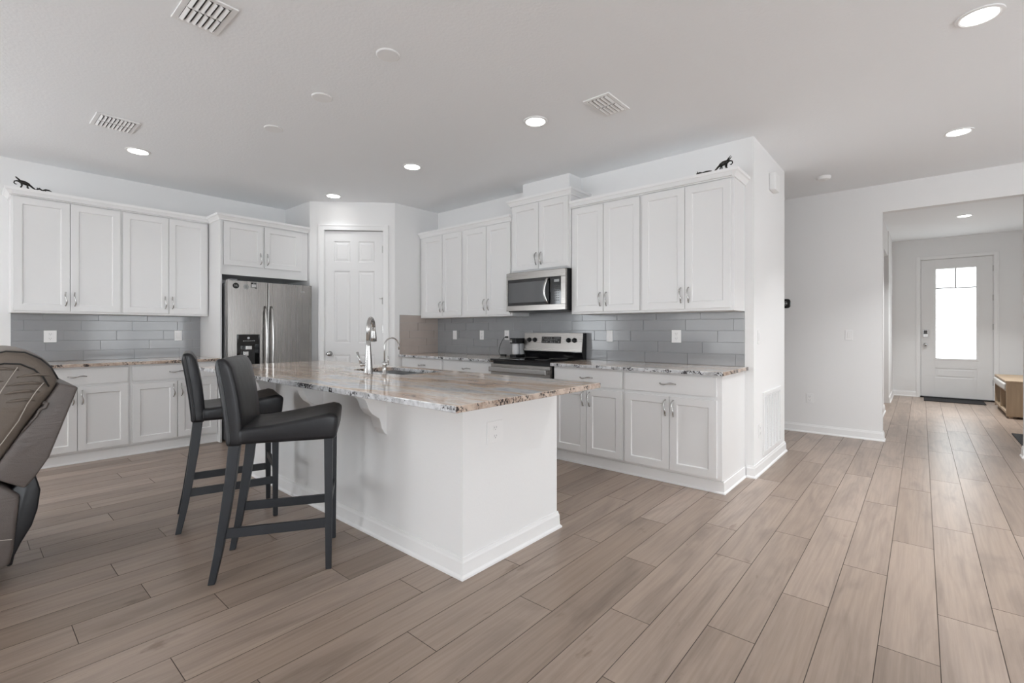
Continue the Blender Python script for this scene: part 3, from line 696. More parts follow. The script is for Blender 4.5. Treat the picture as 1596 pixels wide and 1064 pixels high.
def arc_handle(parent, x, z0, z1, yf, out, r, m='chrome', xb=0):
    b = BM(); n = 15; P = []
    for i in range(n):
        t = i / (n - 1); P.append((x + xb * math.sin(PI * t), yf - out * (math.sin(PI * t) ** .35 if 0 < t < 1 else 0), z0 + (z1 - z0) * t))
    tube(b, P, r, 10, flat=1.0); return obj('handle', b, m, parent, smooth=True)
arc_handle(d1, SP - .028, .62, 1.485, yd, .062, .014); arc_handle(d2, SP + .040, .62, 1.485, yd, .062, .014)
b = BM()
for k, dx in enumerate((0, .009, .018, .027, .036, .045)): bx(b, .785 + dx, .791 + dx, yd - .0012, yd, 1.672, 1.672 + (.012 if k % 2 else .009))
obj('maker_badge', b, 'print', d2)
box_obj('hinge_cover', (.02, .10, yb_ - .07, yb_ + .03, 1.756, 1.772), 'grey', fr, .003)
def mag(name, y, z, bmf, mats, label):
    b = BM(); bmf(b); o = obj(name, b, mats, bevel=.001); tag(o, label, 'magnet', 'magnets on the freezer door'); o.location = (XL - yd, y, z); o.rotation_euler = (0, 0, q)
def m1(b):
    lathe(b, [(.031, 0), (.031, -.004)], seg=24, axis='y'); tube(b, [(-.016, -.0048, .012), (-.009, -.0048, -.012), (-.002, -.0048, .010), (.003, -.0048, -.002)], .0014, 5, 1); tube(b, [(.003, -.0048, .002), (.009, -.0048, .009), (.016, -.0048, .004), (.006, -.0048, -.010), (.017, -.0048, -.010)], .0014, 5, 1)
def m2(b): lathe(b, [(.027, 0), (.027, -.003)], seg=24, axis='y'); tube(b, [(-.004, -.004, .016), (-.010, -.004, 0), (-.002, -.004, -.016)], .0016, 5, 1); tube(b, [(.004, -.004, .014), (.004, -.004, -.012), (.014, -.004, -.012)], .0016, 5, 1)
def m3(b): bx(b, -.030, .026, -.004, 0, -.024, .030, 1); bx(b, -.024, .022, -.0055, -.004, -.020, .012, 0); bx(b, -.006, -.001, -.0056, -.0040, .018, .026, 0); bx(b, .008, .013, -.0056, -.0040, .018, .026, 0); bx(b, .012, .032, -.004, 0, -.034, -.025, 1)
mag('magnet', 1.945, 1.700, m1, ['blackplastic', 'print'], 'round black magnet with white script marks, leftmost on the freezer door')
mag('magnet', 2.050, 1.694, m2, ['display', 'slot'], 'pale grey round magnet between the other two magnets')
mag('magnet', 2.128, 1.715, m3, ['print', 'blackplastic'], 'square black and white magnet, rightmost on the freezer door')

# ------------------------------------------------------------------ microwave
mw = thing('microwave', 'stainless over the range microwave with black glass door', 'microwave', (-3.392, YR, 1.412))
MWD = -.420; Wd = .765; Ht = .412
box_obj('microwave_body', (.004, Wd - .004, MWD + .03, -.003, 0, Ht + .008), 'blackplastic', mw, .003)
b = BM(); f0, f1 = MWD, MWD + .03
bx(b, 0, Wd, f0, f1, Ht - .072, Ht); bx(b, 0, Wd, f0, f1, .008, .065); bx(b, 0, .018, f0, f1, .065, Ht - .072); bx(b, .712, Wd, f0, f1, .065, Ht - .072)
obj('face_frame', b, 'steelx', mw, .002)
b = BM(); bx(b, .018, .596, f0 + .002, f1, .065, Ht - .072, 0); bx(b, .030, .520, f0 + .0008, f0 + .002, .095, Ht - .105, 1); obj('microwave_door', b, ['blackglass', 'winglass'], mw)
b = BM(); n = 13; P = [(.560 - .018 * math.sin(PI * i / 12), f0 - .012 - .034 * math.sin(PI * i / 12) ** .6, .080 + (Ht - .168) * i / 12) for i in range(n)]
tube(b, P, .0145, 10, flat=.8); obj('handle', b, 'chrome', mw, smooth=True)
cp_ = box_obj('control_panel', (.598, .712, f0 + .001, f1, .065, Ht - .072), 'blackglass', mw)
box_obj('clock_display', (.630, .690, f0 - .0005, f0 + .001, .285, .310), 'display', cp_)
b = BM()
for r_ in range(7):
    for k in range(3): bx(b, .632 + k * .023, .645 + k * .023, f0 - .0003, f0 + .001, .100 + r_ * .0235, .106 + r_ * .0235)
obj('keypad', b, 'slot', cp_)
b = BM(); bx(b, .05, .35, MWD + .06, MWD + .20, -.003, 0); bx(b, .42, .72, MWD + .06, MWD + .20, -.003, 0); obj('vent_filter', b, 'grey', mw)

# ------------------------------------------------------------------ range
rg = thing('range', 'black and stainless freestanding electric range below the microwave', 'stove', (-3.402, YR, 0))
RW = .766
box_obj('range_body', (.003, RW - .003, -.62, -.02, .02, .905), 'blackplastic', rg, .003)
b = BM(); bx(b, 0, RW, -.665, -.09, .905, .925, 0)
for (cx, cy_, r0) in ((.2, -.23, .08), (.56, -.23, .10), (.2, -.50, .10), (.56, -.50, .08)):
    for rr_ in (r0, r0 * .6): lathe(b, [(rr_, .925), (rr_, .9254), (rr_ - .003, .9255)], (cx, cy_, 0), 'z', 28, 1)
obj('cooktop', b, ['blackglass', 'slot'], rg, .003)
od = obj('oven_door', (lambda b: (bx(b, .004, RW - .004, -.655, -.622, .22, .735, 0), bx(b, .004, RW - .004, -.657, -.622, .735, .872, 1), bx(b, .10, RW - .10, -.657, -.655, .33, .62, 2), b)[-1])(BM()), ['blackglass', 'steelx', 'winglass'], rg, .003)
b = BM(); bx(b, .020, RW - .020, -.715, -.690, .795, .845); bx(b, .035, .060, -.692, -.655, .805, .835); bx(b, RW - .060, RW - .035, -.692, -.655, .805, .835); obj('handle', b, 'chrome', od, .006)
box_obj('storage_drawer', (.004, RW - .004, -.650, -.622, .06, .212), 'steelx', rg, .003)
b = BM(); prism(b, [(-.020, .905), (-.020, 1.185), (-.085, 1.185), (-.110, .985), (-.098, .965), (-.088, .925), (-.088, .905)], 'x', 0, RW); obj('backguard', b, 'blackglass', rg, .003)
b = BM(); prism(b, [(-.030, 1.190), (-.090, 1.190), (-.117, .992), (-.110, .990), (-.084, 1.184), (-.030, 1.184)], 'x', -.001, RW + .001); cpn = obj('control_panel', b, 'steelx', rg, .002)
def pf(x, z, out=0): # point on the slanted face
    s = (z - .992) / (1.190 - .992); y = -.117 + (.117 - .090) * s - out; return (x, y, z)
b = BM(); prism(b, [pf(0, 1.078, .0015)[1:], pf(0, 1.148, .0015)[1:], pf(0, 1.148, -.002)[1:], pf(0, 1.078, -.002)[1:]], 'x', .245, .500); obj('display', b, 'blackglass', cpn)
b = BM(); prism(b, [pf(0, 1.084, .0020)[1:], pf(0, 1.142, .0020)[1:], pf(0, 1.142, .0014)[1:], pf(0, 1.084, .0014)[1:]], 'x', .256, .490, 1)
for k in range(9):
    for r_ in range(3):
        if (k * 3 + r_) % 4 != 1 or k == 4: p0 = pf(.262 + k * .026, 1.090 + r_ * .021, .0021); bx(b, p0[0], p0[0] + (.013 if k == 4 else .008), p0[1] - .0006, p0[1], p0[2], p0[2] + .005)
obj('keypad', b, ['print', 'blackglass'], cpn)
for x in (.074, .152, .598, .672):
    b = BM(); p0 = pf(x, 1.112, 0); lathe(b, [(.026, 0), (.026, -.006), (.020, -.010), (.018, -.026), (.014, -.030)], p0, 'y', 20); bx(b, p0[0] - .004, p0[0] + .004, p0[1] - .036, p0[1] - .028, p0[2] - .017, p0[2] + .017); obj('knob', b, 'blackplastic', cpn, smooth=False)

# ------------------------------------------------------------------ coffee maker and its cord
cm = thing('coffee_maker', 'narrow white and black single serve coffee maker left of the range', 'coffee maker', (-3.463, 4.10, CT))
b = BM(); bx(b, -.045, .045, -.07, .10, 0, .030); obj('drip_base', b, 'blackplastic', cm, .006)
b = BM(); bx(b, -.042, .042, .02, .10, .030, .155); lathe(b, [(.038, .032), (.041, .06), (.041, .155)], (0, -.018, 0), 'z', 20); obj('housing', b, 'white', cm, .006)
b = BM(); bx(b, -.045, .045, -.07, .10, .155, .215); obj('brew_head', b, 'blackplastic', cm, .008)
b = BM(); bx(b, -.040, -.008, -.0725, -.07, .170, .180); bx(b, -.040, -.008, -.0725, -.07, .190, .196); obj('printed_label', b, 'print', cm)
b = BM(); pts = [(-3.733, YR - .030, 1.137), (-3.765, 4.215, 1.120), (-3.80, 4.19, 1.03), (-3.795, 4.17, .955), (-3.75, 4.15, .922), (-3.70, 4.14, .920), (-3.60, 4.15, .919), (-3.54, 4.15, .926)]
sm = []
for i in range(len(pts) - 1):
    p0, p1, p2, p3 = [Vector(pts[max(0, min(len(pts) - 1, i + k))]) for k in (-1, 0, 1, 2)]
    for k in range(5):
        t = k / 5; sm.append(.5 * ((2 * p1) + (p2 - p0) * t + (2 * p0 - 5 * p1 + 4 * p2 - p3) * t * t + (3 * p1 - p0 - 3 * p2 + p3) * t ** 3))
tube(b, sm, .003, 6); cdo = obj('power_cord', b, 'cable', smooth=True); tag(cdo, 'thin black power cord looping from the outlet to the coffee maker', 'cord')
b = BM(); bx(b, -3.745, -3.715, YR - .050, YR - .016, 1.127, 1.147); obj('plug', b, 'cable', cdo, .004)
b = BM(); bx(b, -3.735, -3.665, 4.125, 4.158, CT + .0005, CT + .022); obj('cord_adapter', b, 'cable', cdo, .004)

# ------------------------------------------------------------------ outlets and switches (local front faces -y)
def outlet(label, loc, rz, kind='outlet', wdt=.072):
    t = thing('wall_outlet' if kind == 'outlet' else 'light_switch', label, 'outlet' if kind == 'outlet' else 'switch', loc, rz, 'white electrical wall plates')
    box_obj('cover_plate', (-wdt / 2, wdt / 2, -.006, 0, -.058, .058), 'plate', t, .0025)
    if kind == 'outlet':
        for z in (-.022, .022):
            b = BM(); bx(b, -.016, .016, -.008, -.006, z - .014, z + .014); o = obj('receptacle', b, 'plate', t, .002)
            b = BM(); bx(b, -.008, -.006, -.0085, -.0078, z - .002, z + .007); bx(b, .006, .008, -.0085, -.0078, z - .002, z + .007); bx(b, -.002, .002, -.0085, -.0078, z - .010, z - .006); obj('slots', b, 'slot', o)
    else:
        box_obj('rocker', (-.016, .016, -.010, -.006, -.033, .033), 'plate', t, .002)
    return t
ty = YR - .0092; tx = XL + .0092
outlet('white switch on the range wall tile nearest the pantry corner', (-4.657, ty, 1.156), 0, 'switch')
outlet('white outlet on the range wall tile, second from the pantry corner', (-4.161, ty, 1.158), 0)
outlet('white outlet on the tile holding the black coffee maker plug', (-3.745, ty, 1.160), 0)
outlet('white switch plate on the tile just right of the range', (-2.371, ty, 1.160), 0, 'switch')
outlet('white outlet on the tile near the open right end of the counter', (-1.690, ty, 1.162), 0, wdt=.09)
outlet('white outlet on the left wall tile above the brown recliner', (tx, .569, 1.158), q, wdt=.092)
outlet('white switch on the left wall tile nearest the refrigerator', (tx, 1.615, 1.158), q, 'switch')
outlet('white outlet on the near end of the kitchen island', (IX1, 1.840, .682), q, wdt=.12)
outlet('white switch on the wall end beside the range run', (XS, 4.418, 1.160), q, 'switch')
outlet('white outlet low on the wall end, left of the return grille', (XS, 4.445, .363), q)
outlet('white switch on the far wall left of the entry opening', (-.626, Y2, 1.163), 0, 'switch')
outlet('white outlet low on the far wall above the baseboard', (-1.008, Y2, .410), 0)
# thermostat
th = thing('thermostat', 'small black rounded thermostat on the far wall at the corridor corner', 'thermostat', (-1.262, Y2, 1.543))
b = BM(); n = 28
poly = [(math.copysign(abs(math.cos(a)) ** .55, math.cos(a)) * .056, math.copysign(abs(math.sin(a)) ** .55, math.sin(a)) * .056) for a in [2 * PI * i / n for i in range(n)]]
prism(b, poly, 'y', -.022, 0); obj('thermostat_body', b, 'blackglass', th, .004)
b = BM()
for (a, c_, z0, z1) in ((-.012, -.007, -.010, .012), (-.007, .002, .008, .012), (-.007, .002, -.001, .003), (-.007, .002, -.010, -.006), (.002, .006, -.010, .003), (.010, .014, -.010, .012), (.018, .022, -.010, .012), (.014, .018, .008, .012), (.014, .018, -.010, -.006), (-.008, .016, .022, .025), (-.004, .010, -.025, -.022)): bx(b, a, c_, -.0228, -.022, z0, z1)
obj('temperature_digits', b, 'print', th)
# door chime
dc = thing('door_chime', 'white door chime box high on the wall end', 'door chime', (XS, 4.865, 2.555), q)
box_obj('chime_cover', (-.085, .085, -.055, 0, -.07, .09), 'plate', dc, .012)
# return air grille
rt = thing('return_air_grille', 'white louvered return air grille low on the wall end', 'vent', (XS, 4.89, .40), q)
b = BM(); gw, gh, fw = .335, .275, .035
bx(b, -gw, gw, -.012, 0, gh - fw, gh); bx(b, -gw, gw, -.012, 0, -gh, -gh + fw); bx(b, -gw, -gw + fw, -.012, 0, -gh + fw, gh - fw); bx(b, gw - fw, gw, -.012, 0, -gh + fw, gh - fw); obj('grille_frame', b, 'plate', rt, .003)
b = BM(); iw = (2 * gw - 2 * fw)
for i in range(1, 5): xx = -gw + fw + iw * i / 5; bx(b, xx - .012, xx + .012, -.010, -.002, -gh + fw, gh - fw)
obj('divider_bars', b, 'plate', rt)
b = BM(); nl = 34
for i in range(nl):
    z = -gh + fw + (2 * gh - 2 * fw) * (i + .5) / nl; prism(b, [(-.009, z - .004), (-.008, z - .005), (-.001, z + .002), (-.002, z + .003)], 'x', -gw + fw, gw - fw)
obj('louvers', b, 'plate', rt)
box_obj('grille_back', (-gw + fw, gw - fw, -.0008, 0, -gh + fw, gh - fw), 'slot', rt)

# ------------------------------------------------------------------ ceiling fittings
def downlight(x, y, z, label, watts):
    t = thing('recessed_light', label, 'ceiling light', (x, y, z), 0, 'recessed ceiling lights')
    b = BM(); lathe(b, [(.072, -.0005), (.094, -.0005), (.093, -.006), (.080, -.009), (.072, -.006)], seg=36); obj('trim_ring', b, 'plate', t, smooth=False)
    b = BM(); lathe(b, [(.073, -.001), (.072, -.0065), (.05, -.007)], seg=36); obj('diffuser', b, 'lamp', t)
    l = bpy.data.lights.new('downlight', 'AREA'); l.shape = 'DISK'; l.size = .13; l.energy = watts; l.color = (.97, .99, 1.0); l.spread = math.radians(105)
    o = bpy.data.objects.new('downlight', l); COL.objects.link(o); o.parent = t; o.location = (0, 0, -.012)
    return t
for x, y, z, lb in ((-5.297, 1.035, H, 'leftmost glowing recessed light, in front of the left wall cabinets'), (-5.295, 2.893, H, 'glowing recessed light just above the pantry door'),
                    (-3.767, 2.880, H, 'glowing recessed light between the pantry and the microwave'), (-2.237, 2.872, H, 'glowing recessed light beside the small square ceiling vent'),
                    (.226, 5.251, H, 'glowing recessed light nearest the entry opening'), (.224, 3.382, H, 'large glowing recessed light in the top right corner of the photo'),
                    (.469, 9.475, HF, 'glowing recessed light in the entry hall ceiling')):
    downlight(x, y, z, lb, E['hall'] if y > 7 else E['entry'] if x > 0 else E['kitchen'])
for x, lb in ((-2.345, 'largest and nearest of the three blank round ceiling cover plates'), (-3.116, 'middle one of the three blank round ceiling cover plates'), (-3.890, 'farthest and leftmost of the three blank round ceiling cover plates')):
    b = BM(); lathe(b, [(.068, 0), (.068, -.004), (.062, -.008)], seg=36); tag(obj('ceiling_cover_plate', b, 'plate'), lb, 'cover plate', 'blank ceiling cover plates', (x, 1.62, H))
def vent(x, y, wx, wy, rz, label, n):
    """louvres run along local x in two banks split by a middle bar along local y"""
    t = thing('ceiling_vent', label, 'vent', (x, y, H), rz, 'white ceiling air vents')
    b = BM(); f = .026
    bx(b, -wx / 2, wx / 2, -wy / 2, -wy / 2 + f, -.008, 0); bx(b, -wx / 2, wx / 2, wy / 2 - f, wy / 2, -.008, 0); bx(b, -wx / 2, -wx / 2 + f, -wy / 2 + f, wy / 2 - f, -.008, 0); bx(b, wx / 2 - f, wx / 2, -wy / 2 + f, wy / 2 - f, -.008, 0)
    bx(b, -.006, .006, -wy / 2 + f, wy / 2 - f, -.007, 0); obj('vent_frame', b, 'plate', t, .002)
    b = BM(); a0, a1 = -wy / 2 + f, wy / 2 - f; p = (a1 - a0) / n
    for i in range(n):
        yy = a0 + p * (i + .5)
        for s in ((-wx / 2 + f, -.006), (.006, wx / 2 - f)): prism(b, [(yy - p * .42, -.006), (yy - p * .36, -.004), (yy + p * .22, -.0125), (yy + p * .16, -.0145)], 'x', s[0], s[1])
    obj('louvers', b, 'plate', t)
    box_obj('duct_opening', (-wx / 2 + f, wx / 2 - f, a0, a1, -.0012, -.0002), 'duct', t)
vent(-2.735, .803, .31, .21, 0, 'large white ceiling vent at the top edge of the photo', 6)
vent(-4.715, .780, .30, .26, 0, 'white ceiling vent above the left wall cabinets', 9)
vent(-1.690, 2.99, .31, .20, q, 'small white ceiling vent in front of the range wall', 5)
sd = thing('smoke_detector', 'white round smoke detector on the ceiling before the far wall', 'smoke detector', (-.775, 5.87, H))
b = BM(); lathe(b, [(.068, 0), (.068, -.012), (.058, -.030), (.030, -.036)], seg=30); obj('detector_body', b, 'plate', sd, smooth=False)
b = BM(); lathe(b, [(.014, -.035), (.013, -.039)], (.02, 0, 0), seg=16); obj('test_button', b, 'plate', sd)

# ------------------------------------------------------------------ bar stools (local: faces +y, origin on the floor)
def leg_bm(b, path, wx, wy):
    """tapered rectangular leg along path of (x,y,z), half sizes per point"""
    rings = []
    for (x, y, z), hx, hy in zip(path, wx, wy): rings.append([b.verts.new((x + sx * hx, y + sy * hy, z)) for sx, sy in ((-1, -1), (1, -1), (1, 1), (-1, 1))])
    for r0, r1 in zip(rings, rings[1:]):
        for k in range(4): b.faces.new((r0[k], r0[(k + 1) % 4], r1[(k + 1) % 4], r1[k]))
    b.faces.new(rings[0][::-1]); b.faces.new(rings[-1])
def cushion_grid(b, nx, ny, fn_top, fn_bot):
    T = [[b.verts.new(fn_top(i / nx, j / ny)) for i in range(nx + 1)] for j in range(ny + 1)]
    Bt = [[b.verts.new(fn_bot(i / nx, j / ny)) for i in range(nx + 1)] for j in range(ny + 1)]
    for j in range(ny):
        for i in range(nx):
            b.faces.new((T[j][i], T[j][i + 1], T[j + 1][i + 1], T[j + 1][i])); b.faces.new((Bt[j][i], Bt[j + 1][i], Bt[j + 1][i + 1], Bt[j][i + 1]))
    for i in range(nx):
        b.faces.new((T[0][i + 1], T[0][i], Bt[0][i], Bt[0][i + 1])); b.faces.new((T[ny][i], T[ny][i + 1], Bt[ny][i + 1], Bt[ny][i]))
    for j in range(ny):
        b.faces.new((T[j][0], T[j + 1][0], Bt[j + 1][0], Bt[j][0])); b.faces.new((T[j + 1][nx], T[j][nx], Bt[j][nx], Bt[j + 1][nx]))
def make_stool(label, loc, rz, group):
    t = thing('bar_stool', label, 'bar stool', loc, rz, group)
    HW = .190
    for s in (-1, 1):
        b = BM(); leg_bm(b, [(s * HW, -.262, 0), (s * HW, -.232, .15), (s * HW, -.205, .32), (s * HW, -.180, .50), (s * HW, -.160, .69)], [.015, .017, .019, .020, .021], [.015, .018, .021, .023, .025]); obj('leg', b, 'leg', t, .003)
    for s in (-1, 1):
        b = BM(); leg_bm(b, [(s * HW, .262, 0), (s * HW, .262, .69)], [.015, .020], [.014, .021]); obj('leg', b, 'leg', t, .003)
    for s in (-1, 1):
        b = BM(); leg_bm(b, [(0, 0, 0), (0, 0, 1)], [.01, .01], [.02, .02]); b.free()
        b = BM(); bx(b, s * HW - .010, s * HW + .010, -.222, .250, .212, .258); obj('stretcher', b, 'leg', t, .002)
    b = BM(); bx(b, -HW + .012, HW - .012, .252, .272, .300, .345); obj('footrest', b, 'leg', t, .002)
    # seat, rising to a rolled front edge
    y0, y1, hw = -.150, .312, .222
    def top(u, v):
        x = (u * 2 - 1) * hw; y = y0 + (y1 - y0) * v
        z = .742 + .058 * max(0, (v - .10) / .90) ** 1.25 - .012 * math.exp(-((v - .40) / .25) ** 2) * (1 - (u * 2 - 1) ** 2)
        z += .004 * ((u * 2 - 1) ** 2) * v
        if v > .95: z -= .022
        return (x, y, z)
    def bot(u, v): return ((u * 2 - 1) * hw * .985, y0 + (y1 - .012 - y0) * v, .662)
    b = BM(); cushion_grid(b, 6, 10, top, bot); sc_ = obj('seat_cushion', b, 'vinyl', t, .022, True, 0, 4)
    # backrest: padded, leaning back
    def prof(v):
        z = .655 + .425 * v; yc = -.163 - .055 * v ** 1.4; return yc, z
    def fr_(u, v): yc, z = prof(v); return ((u * 2 - 1) * .219, yc + .036 + .008 * math.sin(PI * v) - (.014 if v > .96 else 0), z)
    def bk_(u, v): yc, z = prof(v); return ((u * 2 - 1) * .219, yc - .036 + (.012 if v > .96 else 0), z)
    b = BM(); cushion_grid(b, 5, 10, fr_, bk_); bc = obj('backrest', b, 'vinyl', t, .018, True, 0, 3)
    for s in (-1, 1):
        b = BM(); P = []
        for k in range(11): yc, z = prof(.02 + .93 * k / 10); P.append((s * .2195, yc - .012, z))
        tube(b, P, .0022, 6); obj('seam', b, 'vinyl', bc, smooth=True)
    return t
f1 = math.radians(-32); f2 = math.radians(-15.7)
def ctr(rearR, ang):  # right rear foot -> stool centre
    f = Vector((-math.sin(ang), math.cos(ang))); l_ = Vector((-f.y, f.x)); c_ = Vector(rearR) + f * .270 + l_ * .200; return (c_.x, c_.y, 0)
GS = 'black leather bar stools at the island'
s1 = make_stool('black leather bar stool in front, nearest the camera, turned toward the island corner', ctr((-2.575, .775), f1), f1, GS)
s2 = dup(s1, ctr((-3.361, .840), f2), f2, 'black leather bar stool behind the nearer one, in front of the left cabinets', GS)

# ------------------------------------------------------------------ recliner (faces -y; its right side toward the kitchen island)
rc = thing('recliner', 'brown grey leather recliner cut by the left edge of the photo', 'armchair', (-3.70, -.15, 0))
RX0, RX1 = -4.18, -3.22
def rl(b): bmesh.ops.translate(b, verts=b.verts, vec=(3.70, .15, 0)); return b
wing = [(.389, .931), (.318, .957), (.262, .855), (.190, .735), (.12, .610), (.072, .550), (.12, .520), (.200, .466), (.236, .515), (.262, .560), (.284, .600), (.330, .745)]
b = BM(); prism(b, wing, 'x', RX0, RX1); obj('back_shell', rl(b), 'leather2', rc, .010, True, 0, 3)
def pillow(poly, x0, x1, bulge, m, name, n=8, parent=None, sub=1):
    b = BM(); cxy = (sum(p[0] for p in poly) / len(poly), sum(p[1] for p in poly) / len(poly)); rows = []
    for i in range(n + 1):
        t = i / n; s = 1 - bulge * abs(2 * t - 1) ** 6
        rows.append([b.verts.new((x0 + (x1 - x0) * t, cxy[0] + (p[0] - cxy[0]) * s, cxy[1] + (p[1] - cxy[1]) * s)) for p in poly])
    k = len(poly)
    for r0, r1 in zip(rows, rows[1:]):
        for i in range(k): b.faces.new((r0[i], r0[(i + 1) % k], r1[(i + 1) % k], r1[i]))
    b.faces.new(rows[0]); b.faces.new(rows[-1][::-1])
    return obj(name, rl(b), m, rc, 0, True, sub)
cush = [(.318, .935), (.325, .985), (.300, 1.045), (.262, 1.092), (.205, 1.128), (.140, 1.135), (.070, 1.115), (.0, 1.06), (-.060, .965), (-.085, .85), (-.105, .70), (-.120, .52), (-.06, .44), (.06, .50), (.135, .620), (.195, .735), (.262, .850)]
bc = pillow(cush, RX0 + .03, RX1 + .022, .06, 'leather', 'back_cushion', 12, sub=2)
for sc_, dx in ((.955, -.004), (.80, .019)):
    b = BM(); P = [(RX1 + dx, .10 + (y_ - .10) * sc_, .78 + (z_ - .78) * sc_) for y_, z_ in [(.325, .985), (.300, 1.045), (.262, 1.092), (.205, 1.128), (.140, 1.135), (.070, 1.115), (.0, 1.06), (-.060, .965)]]
    tube(b, P, .0036, 6); obj('seam_welt', rl(b), 'lineback', rc, smooth=True)
# soft leather folds bunched under the near top corner of the cushion
for k, (y_, z_, ln) in enumerate(((.272, 1.000, .10), (.258, .962, .12), (.240, .925, .11), (.222, .885, .09), (.168, 1.035, .12), (.120, .985, .14))):
    b = BM(); tube(b, [(RX1 + .014, y_ + .010, z_ - .004), (RX1 + .021, y_ - ln * .3, z_ + .006), (RX1 + .021, y_ - ln * .7, z_ + .004), (RX1 + .014, y_ - ln, z_ - .004)], [.002, .007, .006, .002], 8); obj('fold', rl(b), 'leather', rc, smooth=True)
b = BM(); tube(b, [(RX1 + .021, .262, .965), (RX1 + .024, .235, .925), (RX1 + .025, .205, .865), (RX1 + .025, .178, .795), (RX1 + .024, .125, .700), (RX1 + .02, .07, .62)], .0022, 5); obj('stitching', rl(b), 'stitch', rc)
b = BM(); tube(b, [(RX1 + .021, .175, 1.045), (RX1 + .024, .125, .945), (RX1 + .025, .09, .86), (RX1 + .024, .03, .74)], .0022, 5); obj('stitching', rl(b), 'stitch', rc)
arm = [(.185, .437), (.150, .475), (.10, .515), (.03, .55), (-.10, .575), (-.70, .585), (-.78, .54), (-.80, .11), (.148, .113), (.162, .18)]
for x0, x1 in ((RX1 - .20, RX1), (RX0, RX0 + .20)):
    b = BM(); prism(b, arm, 'x', x0, x1); obj('armrest', rl(b), 'leather2', rc, .018, True, 0, 3)
b = BM(); tube(b, [(RX1 + .001, .158, .24), (RX1 + .0015, .05, .26), (RX1 + .0015, -.2, .27)], .002, 5); obj('stitching', rl(b), 'stitch', rc)
flap = [(.205, .515), (.238, .520), (.256, .440), (.246, .350), (.226, .275), (.190, .205), (.168, .150), (.160, .105), (.140, .105), (.14, .45)]
b = BM(); prism(b, flap, 'x', RX0 + .03, RX1 - .03); obj('rear_flap', rl(b), 'vinyl', rc, .008, True, 0, 2)  # chair leather in shade; the black material paints that shade in
b = BM(); bx(b, RX0 + .205, RX1 - .205, -.76, .13, .12, .34); obj('seat_base', rl(b), 'lineback', rc, .02)
b = BM(); bx(b, RX0 + .205, RX1 - .205, -.80, -.10, .345, .49); obj('seat_cushion', rl(b), 'leather', rc, .05, True, 0, 4)
b = BM(); bx(b, RX0 + .205, RX1 - .205, -.86, -.81, .12, .46); obj('leg_rest', rl(b), 'leather', rc, .02, True, 0, 3)
for x, y in ((RX1 - .10, .08), (RX1 - .10, -.70), (RX0 + .10, .08), (RX0 + .10, -.70)):
    b = BM(); lathe(b, [(.022, 0), (.028, .115)], (x, y, 0), 'z', 14); obj('foot', rl(b), 'blackplastic', rc)
b = BM(); tube(b, [(RX1 + .004, .262, .868), (RX1 + .012, .274, .862), (RX1 + .012, .266, .842), (RX1 + .006, .252, .838), (RX1 + .003, .235, .80), (RX1 + .002, .19, .735)], [.008, .009, .008, .007, .006, .004], 8); obj('pull_loop', rl(b), 'leather2', rc, smooth=True)

# ------------------------------------------------------------------ entry bench with cushion
be = thing('storage_bench', 'pale oak storage bench at the right side of the entry hall', 'bench', (.885, 9.42, 0))
b = BM(); bd, bl, bh = .44, 1.35, .49
bx(b, 0, bd, 0, .035, .03, bh); bx(b, 0, bd, bl - .035, bl, .03, bh); bx(b, .0, bd, .035, bl - .035, .06, .095); bx(b, .0, bd, .035, bl - .035, bh - .125, bh - .105); bx(b, bd - .02, bd, .035, bl - .035, .095, bh - .125); bx(b, 0, bd - .02, bl * .5 - .015, bl * .5 + .015, .095, bh - .125)
obj('bench_frame', b, 'oak', be, .004)
for x, y in ((.03, .03), (.03, bl - .07), (bd - .07, .03), (bd - .07, bl - .07)):
    box_obj('leg', (x, x + .04, y, y + .04, 0, .031), 'oak', be)
box_obj('bench_top', (-.005, bd, -.005, bl + .005, bh, bh + .03), 'oak', be, .004)
b = BM(); bx(b, -.022, .40, .045, bl - .045, 0, .095); tag(obj('bench_cushion', b, 'cloth', bevel=.02, seg=3), 'off white cloth pad tucked under the top of the oak bench', 'cushion', loc=(.885, 9.42, .3865))

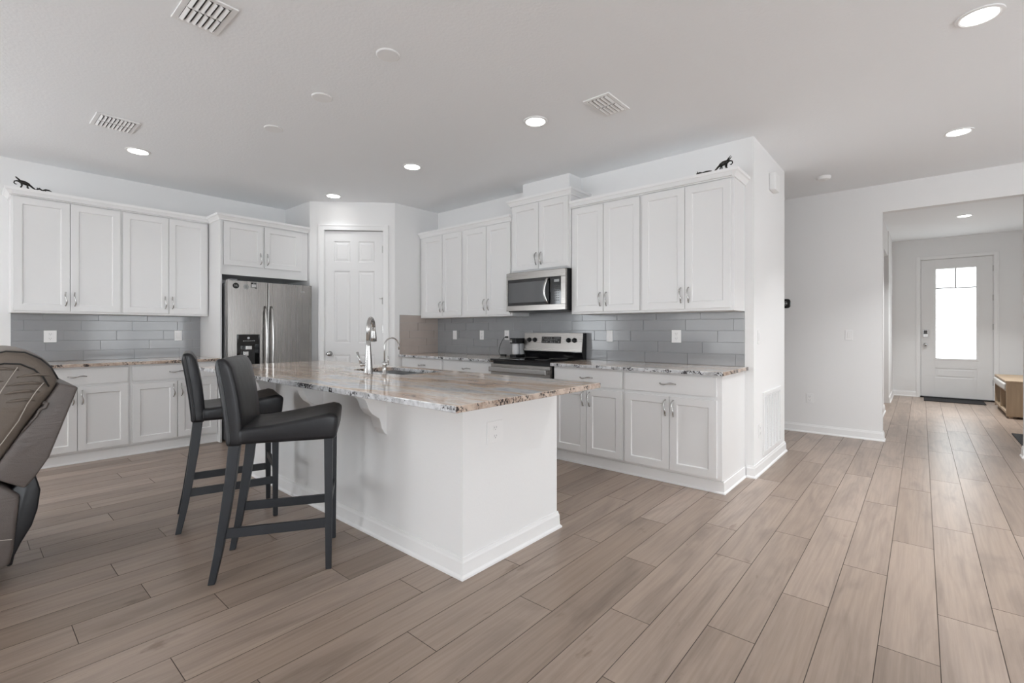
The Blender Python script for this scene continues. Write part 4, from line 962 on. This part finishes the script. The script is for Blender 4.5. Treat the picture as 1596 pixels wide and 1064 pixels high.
# ------------------------------------------------------------------ little dark critter figurines on the cabinet tops
def critter(label, loc, rz, mirror=1):
    t = thing('critter_figurine', label, 'figurine', loc, rz, 'dark critter figurines on the cabinet tops'); t.scale = (.8, .8, .8)
    m = mirror
    b = BM(); tube(b, [(m * .055, 0, .040), (m * .035, 0, .052), (m * .005, 0, .064), (m * -.022, 0, .070), (m * -.040, 0, .068)], [.006, .018, .023, .020, .010], 12); obj('figurine_body', b, 'figure', t, smooth=True)
    b = BM(); tube(b, [(m * -.035, 0, .070), (m * -.055, 0, .076), (m * -.074, 0, .068), (m * -.078, 0, .050), (m * -.066, 0, .036), (m * -.054, 0, .040)], [.009, .008, .006, .006, .006, .004], 8); obj('trunk', b, 'figure', t, smooth=True)
    for s in (-.010, .010):
        b = BM(); tube(b, [(m * -.028, s, .078), (m * -.045, s * 1.4, .098), (m * -.068, s * 1.8, .120)], [.008, .006, .002], 8); obj('horn', b, 'figure', t, smooth=True)
    b = BM(); tube(b, [(m * .050, 0, .044), (m * .072, 0, .022), (m * .098, 0, .004)], [.010, .009, .003], 8); obj('tail', b, 'figure', t, smooth=True)
    for s in (-.016, .016):
        b = BM(); tube(b, [(m * -.020, s, .060), (m * -.016, s * 1.3, .030), (m * -.028, s * 1.3, .003)], [.008, .006, .007], 8); tube(b, [(m * .030, s, .050), (m * .026, s * 1.3, .026), (m * .034, s * 1.3, .003)], [.008, .006, .007], 8); obj('legs', b, 'figure', t, smooth=True)
    return t
def twig(label, loc, rz, L_=.11, k=.012):
    b = BM(); tube(b, [(-L_ / 2, 0, .010), (-L_ * .3, .004, .010 + k), (-L_ * .1, -.004, .008), (L_ * .12, .004, .008 + k), (L_ * .34, -.002, .008 + k * .8), (L_ / 2, .006, .012)], [.004, .009, .006, .008, .006, .003], 8)
    tube(b, [(-L_ * .4, 0, .008), (-L_ * .45, .0, .028)], [.004, .003], 6); tube(b, [(L_ * .1, 0, .008), (L_ * .2, .03, .006)], [.004, .003], 6)
    return tag(obj('lizard_figurine', b, 'figure', smooth=True), label, 'figurine', loc=loc, rz=rz)
ZC = 2.484
b = BM(); bx(b, XL + .002, XL + .348, .296, 1.834, UT, 2.483); o = struct('trim_8', b, 'cab'); 
b = BM(); bx(b, -2.62, -1.118, YR - .350, YR - .002, UT, 2.483); o = struct('trim_9', b, 'cab')
critter('dark horned critter figurine on the far left wall cabinet top', (XL + .325, .372, ZC), q, 1)
twig('small flat dark lizard figurine beside the left horned critter', (XL + .325, .500, ZC), q, .10)
critter('dark horned critter figurine on the right end of the range wall cabinets', (-1.180, YR - .33, ZC), 0, -1)
twig('thin dark lizard figurine left of the right horned critter', (-1.335, YR - .335, ZC), 0, .12, .004)
